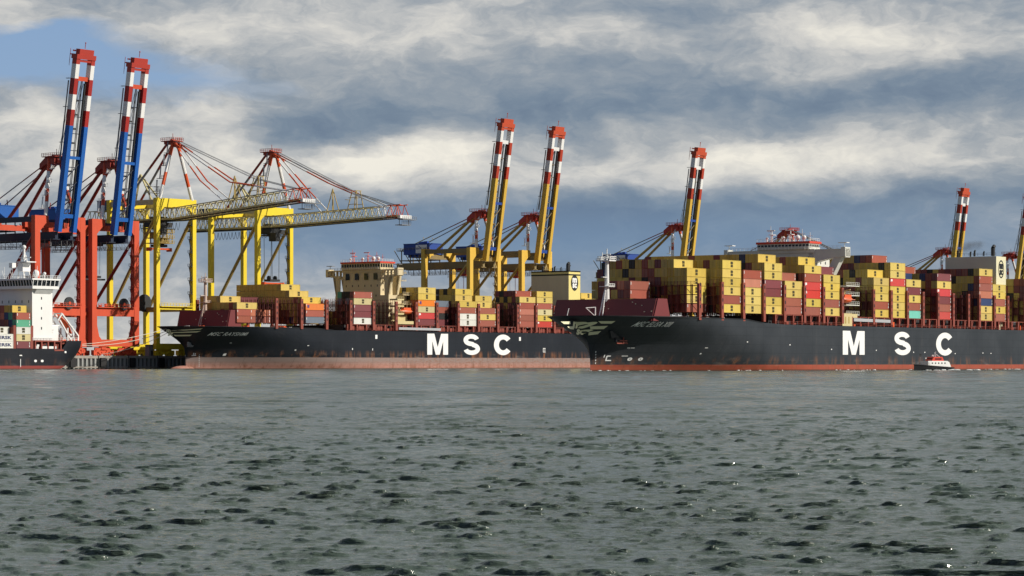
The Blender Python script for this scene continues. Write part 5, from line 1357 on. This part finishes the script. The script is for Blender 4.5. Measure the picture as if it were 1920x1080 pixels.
    x = X(38); m.box(x, x+.25, -hb-.06, -hb-.01, 1, 4.2); m.box(x-.4, x+.9, -hb-.06, -hb-.01, 5.4, 5.8); x = X(123); m.box(x, x+.9, -hb*.96-.06, -hb*.96+.3, 6.6, 7.4)
    m.build('hull_marks', M_letter, h)
    # boxes
    N = 12; yn = -(N/2-.5)*2.5; L = 7.3
    xa = Fl.along(57.5, yn-1.2)-L; xb_ = Fl.along(25, yn-1.2)-L
    class HH: B = 30
    def put(x, row, s, bay, Lx=L):
        for k, c in enumerate(s):
            if c != '.': BOXES.append(dict(F=Fl, x=x, y=yn+row*2.5, z=8.4+2.86*k, k=c, L=Lx, ship='white-bridged ship', bay=bay, row=row, tier=k, n=len(s)))
    put(xa, 0, 'mcwebm'[:5], 2); put(xa, 1, 'mbmney', 2); put(xa, 2, 'kbmbnd', 2); put(xa, 3, 'mbymsb', 2); put(xa, 4, 'bbmknm', 2); put(xa, 5, 'kmbbsy', 2); put(xa, 6, 'bkmmbm', 2)
    put(Fl.along(25, yn-1.2)-12.19, 0, 'ww', 1, 12.19); put(xb_, 1, 'bgw', 1); put(xb_, 2, 'mgb', 1); put(xb_, 3, 'bkm', 1)
    return r, Fl, xb_, yn, L
SF, FL, XLB, YLN, LLB = ship_feeder()

# ---- choose which boxes stand as things: the ones that show
def place_boxes():
    V_ = []; Fc = []
    for b in BOXES:
        F = b['F']; c = []
        for (x, y) in ((b['x'], b['y']-1.2), (b['x']+b['L'], b['y']-1.2), (b['x']+b['L'], b['y']+1.2), (b['x'], b['y']+1.2)):
            q = F.w(x, y); c.append((q.x, q.y))
        k = len(V_); V_ += [(p[0], p[1], b['z']+.02) for p in c]+[(p[0], p[1], b['z']+2.82) for p in c]
        for a in ((0, 3, 2, 1), (4, 5, 6, 7), (0, 1, 5, 4), (1, 2, 6, 5), (2, 3, 7, 6), (3, 0, 4, 7)): Fc.append(tuple(k+j for j in a))
    bvh = BVHTree.FromPolygons(V_, Fc)
    occ = {(b['ship'], b['bay'], b['row'], b['tier']) for b in BOXES}
    C = Vector((0, 0, HC))
    for i, b in enumerate(BOXES):
        F = b['F']; hits = 0
        if not (100 < F.px(b['x']+b['L'], b['y'])+100 and F.px(b['x'], b['y']) < 1935): b['vis'] = 0; b['exp'] = True; continue
        for (fx, fz) in ((.1, .3), (.3, .7), (.5, .5), (.7, .3), (.9, .7)):
            q = F.w(b['x']+b['L']*fx, b['y']-1.2); p = Vector((q.x, q.y, b['z']+2.8*fz)); d = p-C; h = bvh.ray_cast(C, d.normalized())
            if h[2] is not None and h[2]//6 == i: hits += 1.6
        for (fy, fz) in ((-.9, .5), (-.4, .3), (0, .7), (.5, .4), (.9, .6)):
            q = F.w(b['x'], b['y']+fy*1.2); p = Vector((q.x, q.y, b['z']+2.8*fz)); d = p-C; h = bvh.ray_cast(C, d.normalized())
            if h[2] is not None and h[2]//6 == i: hits += 1
        b['vis'] = hits*(900/q.y)**2
        s, by, r_, t_ = b['ship'], b['bay'], b['row'], b['tier']
        b['exp'] = (s, by, r_, t_+1) not in occ or (s, by, r_-1, t_) not in occ or (s, by-1, r_, t_) not in occ
    order = sorted(BOXES, key=lambda b: -b['vis']); keep = [b for b in order if b['vis'] > .9][:300]; rest = [b for b in BOXES if b not in keep and (b['vis'] > 0 or b['exp'])]
    print('boxes', len(BOXES), 'visible', sum(b['vis'] > 0 for b in BOXES), 'kept', len(keep), 'rest', len(rest))
    ORD = ['', 'first', 'second', 'third', 'fourth', 'fifth', 'sixth', 'seventh', 'eighth', 'ninth', 'tenth', 'eleventh', 'twelfth', 'thirteenth', 'fourteenth', 'fifteenth', 'sixteenth', 'seventeenth', 'eighteenth', 'nineteenth']
    for b in keep:
        k = b['k']; key = (k, round(b['L'], 1))
        if key not in CM: CM[key] = cont_mesh(k, b['L']); MMK[key] = marks_mesh(k, b['L'])
        F = b['F']; q = F.w(b['x'], b['y'])
        o = bpy.data.objects.new('shipping_container', CM[key]); COL.objects.link(o); o.location = (q.x, q.y, b['z']); o.rotation_euler.z = F.rz
        row = 'outermost row' if b['row'] == 0 else ORD[b['row']+1]+' row inboard'
        col = CC[k][0]
        tag(o, label=f"{col} container, {ORD[b['tier']+1]} tier, {row}, {ORD[b['bay']]} bay from bow, {b['ship']}", cat='container', group='containers stacked on the '+b['ship'])
        maersk = b['ship'].startswith('white') and k == 'w' and b['bay'] == 1 and b['row'] == 0
        if (b['vis'] > 1.5 and not maersk):
            mk = bpy.data.objects.new('painted_emblem' if k in 'ydwc' else 'code_marks', MMK[key]); COL.objects.link(mk); mk.parent = o
        if maersk:
            v, f, a = text_polys('MAERSK', .03, 0); m = MB()
            m.v = [(.9+(b['L']-1.8)*p, -1.22, .75+1.3*r_) for p, r_ in v]; m.f = list(f); m.i = [0]*len(f)
            m.build('container_lettering', mat('lettering_blue', (.03, .04, .12), .5, 0), o)
            o['label'] = 'white container with large dark capitals, '+('lower' if b['tier'] == 0 else 'upper')+' of the pair cut by the left edge'
    m = MB(); cols = list(CC)
    for b in rest:
        F = b['F']; m.cur = cols.index(b['k']); p = []
        for dz in (.04, 2.84):
            for (x, y) in ((b['x'], b['y']-1.2), (b['x']+b['L'], b['y']-1.2), (b['x']+b['L'], b['y']+1.2), (b['x'], b['y']+1.2)):
                q = F.w(x, y); p.append((q.x, q.y, b['z']+dz))
        m.hexa(p)
    o = m.build('stacked_containers', [cont_material(c) for c in cols]); tag(o, kind='stuff', label='remaining inner containers packed behind the outer stacks', cat='containers')
place_boxes()

# lashing bridges of the nearer ship
lm = lashing_mesh('lashing_bridge', HE.B, 9.8); first = None
fb = lashing_mesh('lashing_bridge', 34, 9.0).build('lashing_bridge', [M_frame, M_redb, M_blackt], SN); fb.location = (XE[1]-13.3, -7.4, 19.1)
ex = [XE[1]+.9]+[x+.75 for i, x in enumerate(XE) if i >= 2 and i not in (14, 17)]+[XE[8]-13.3, XE[15]-13.2, XE[17]-13.0]
for x in ex:
    if first is None: first = lm.build('lashing_bridge', [M_frame, M_redb, M_blackt], SN); o = first
    else: o = first.copy(); COL.objects.link(o)
    o.location = (x, 0, 19.1)

# ---- pilot boat
def pilot_boat():
    px, Y = 1749, 935.; r = empty('pilot_boat', ((px-960)/FPX*Y, Y, 0), math.pi/2-R(52), label='small black pilot boat with white cabin and red roof running beside the nearer ship', cat='boat')
    m = MB(); N = 12; G = []
    for i in range(N+1):      # bow at -x
        t = i/N; x = -8.6+17.2*t; b = 2.5*min(1, (t/.32)**.6 if t > 0 else 0)*(1 if t < .8 else 1-.12*(t-.8)/.2); zs_ = 2.0-1.1*t**.8
        G.append([(x-(.9*(1-t) if i == 0 else 0), s*max(b, .04)*w, z) for s in (-1, 1) for w, z in ((.7, -.5), (.93, .5), (1.0, zs_))])
    for a, c in zip(G, G[1:]):
        for o_, fl in ((0, 1), (3, 0)):
            for j in range(2): f = [a[o_+j], c[o_+j], c[o_+j+1], a[o_+j+1]]; m.face(f if fl else f[::-1])
    m.face([G[-1][0], G[-1][3], G[-1][4], G[-1][1]]); m.face([G[-1][1], G[-1][4], G[-1][5], G[-1][2]])
    h = m.build('hull', M_blackt, r)
    m = MB()
    for a, c in zip(G, G[1:]): m.face([(a[2][0], a[2][1], a[2][2]-.1), (c[2][0], c[2][1], c[2][2]-.1), (c[5][0], c[5][1], c[5][2]-.1), (a[5][0], a[5][1], a[5][2]-.1)])
    m.build('deck', M_grey, r)
    m = MB()
    for a, c in zip(G, G[1:]): m.tube(a[2], c[2], .16, n=6); m.tube(a[5], c[5], .16, n=6)
    m.build('fender_belt', M_fend, r)
    m = MB(); m.box(-4.4, 5.4, -1.95, 1.95, .9, 3.3); m.prism([(5.4, -1.95, .9), (7.4, -1.95, .8), (6.4, -1.95, 2.8), (5.4, -1.95, 3.3)], (0, 3.9, 0)); cab = m.build('cabin', M_white, r)
    m = MB()
    for x in (-2.6, -1.0, .6, 2.2, 3.8): m.box(x, x+.6, -1.99, -1.95, 2.3, 2.75)
    m.build('window', M_glass, cab)
    m = MB(); m.prism([(-2.2, -1.6, 3.3), (4.0, -1.6, 3.3), (3.2, -1.6, 4.7), (-1.1, -1.6, 4.7)], (0, 3.0, 0)); wh = m.build('wheelhouse', M_band, r)
    m = MB(); m.box(-.6, 2.7, -1.66, -1.6, 3.75, 4.2); m.box(-1.75, -1.6, -1.2, 1.2, 3.7, 4.2); m.build('window', M_glass, wh)
    m = MB(); m.box(-.9, 2.9, -1.3, 1.3, 4.5, 4.6); m.tube((1, 0, 4.6), (1, 0, 6.4), .09); m.tube((2, .5, 4.6), (2, .5, 6.6), .07); m.beam((1, -1.3, 5.5), (1, 1.3, 5.5), .12); m.beam((2.6, -1, 4.6), (.6, -1, 5.6), .1); m.ball((.2, .3, 5.0), .38); m.build('radar_mast', M_white, r)
    m = MB(); m.tube((-6.2, 0, 1.9), (-6.2, 0, 5.4), .08); m.cur = 1; m.box(-6.5, -5.9, -.1, .1, 4.8, 5.8); m.cur = 0; m.rail((-8.2, -.5, 2.1), (-3.8, -2.2, 1.8), .9, 1, .035); m.rail((-8.2, .5, 2.1), (-3.8, 2.2, 1.8), .9, 1, .035)
    m.build('bow_rail', [M_grey, M_blackt], r)
    # broken white water round its stern and along the ship's side
    m = MB(); rr = random.Random(6); M_foam = mat('foam', (.75, .77, .75), .8, 0)
    def lump(x, y, w, l, h):
        n = 10; rx = [rr.uniform(.7, 1.2) for _ in range(n)]
        ring = [(x+l*rx[i]*math.cos(2*math.pi*i/n), y+w*rx[i]*math.sin(2*math.pi*i/n), -.1) for i in range(n)]
        mid = [(x+l*.5*rx[i]*math.cos(2*math.pi*i/n), y+w*.5*rx[i]*math.sin(2*math.pi*i/n), h) for i in range(n)]
        for i in range(n): j = (i+1) % n; m.face([ring[i], ring[j], mid[j], mid[i]])
        m.face(mid)
    bx, by = r.location.x, r.location.y
    for i in range(26):
        t = rr.random(); lump(bx+rr.uniform(-5, 6), by-2-rr.uniform(-1, 3), .5, rr.uniform(.4, 1.3), rr.uniform(.12, .38))
    for i in range(12): lump(bx+rr.uniform(6, 19), by+rr.uniform(-2, 10), .7, rr.uniform(.6, 1.6), rr.uniform(.15, .55))
    for i in range(70):
        x = rr.uniform(-2, 300); q = FE.w(x, -HE.b(x, 0)-rr.uniform(.2, 1.5)); lump(q.x, q.y, .4, rr.uniform(.3, 1.2), rr.uniform(.08, .3))
    f = m.build('foam', M_foam); tag(f, kind='stuff', label='white broken water around the pilot boat and along the moving hull', cat='foam')
pilot_boat()

# ---- mooring lines
def rope(a, b, sag, label):
    m = MB(); a = Vector(a); b = Vector(b); n = 16; p = [a.lerp(b, i/n)-Vector((0, 0, sag*4*(i/n)*(1-i/n))) for i in range(n+1)]
    for u, v in zip(p, p[1:]): m.tube(u, v, .11, n=6, cap=False)
    o = m.build('mooring_line', M_rope); tag(o, label, 'rope', 'mooring lines between the ships and the quay')
def P3(F, px, y, z): x = F.along(px, y); q = F.w(x, y); return (q.x, q.y, z)
def atz(F, px, y, py): x = F.along(px, y); return P3(F, px, y, F.z(py, x, y))
rope(atz(FR, 154, 5, 645.5), atz(FR, 330, 2, 611), 1.2, 'upper pale mooring line from the white ship stern towards the moored ship bow')
rope(atz(FR, 154, 9, 648), atz(FR, 322, 14, 617), 2.0, 'middle pale mooring line running just below the upper one')
rope(P3(FR, 190, 28.3, ZQ+.6), atz(FR, 318, 6, 622), 1.6, 'lowest pale mooring line from the quay bollard up to the moored ship bow')

# thin exhaust smoke drifting off the nearer ship's funnel
def smoke():
    yn = -HE.B/2+2; x = FE.along(1868, yn)+3; q = FE.w(x, yn+16)
    m = MB(); m.ball((0, 0, 0), 9, 6, 2.6, 20, 12); o = m.build('smoke', None or MATS['foam'], smooth=True); o.location = (q.x+2, q.y, 49.0); o.rotation_euler = (0, R(-8), 0)
    mt = bpy.data.materials.new('smoke'); mt.use_nodes = True; n = mt.node_tree; n.nodes.clear(); t = NT(n)
    ou = t.n('ShaderNodeOutputMaterial'); v = t.n('ShaderNodeVolumePrincipled'); n.links.new(v.outputs[0], ou.inputs['Volume'])
    v.inputs['Color'].default_value = (.18, .17, .16, 1)
    tc_ = t.n('ShaderNodeTexCoord'); ln = t.n('ShaderNodeVectorMath', operation='LENGTH')
    mp = t.n('ShaderNodeMapping'); n.links.new(tc_.outputs['Object'], mp.inputs[0]); mp.inputs['Scale'].default_value = (1/9, 1/6, 1/2.6); n.links.new(mp.outputs[0], ln.inputs[0])
    f = t.m('SUBTRACT', 1.0, ln.outputs['Value'], clamp=True); nz = t.noise(tc_.outputs['Object'], .3, 3).outputs[0]
    n.links.new(t.m('MULTIPLY', t.m('MULTIPLY', f, t.m('SUBTRACT', nz, .38, clamp=True)), .9), v.inputs['Density'])
    o.data.materials.clear(); o.data.materials.append(mt); tag(o, kind='stuff', label='thin dark exhaust smoke above the grey funnel casing', cat='smoke')
smoke()
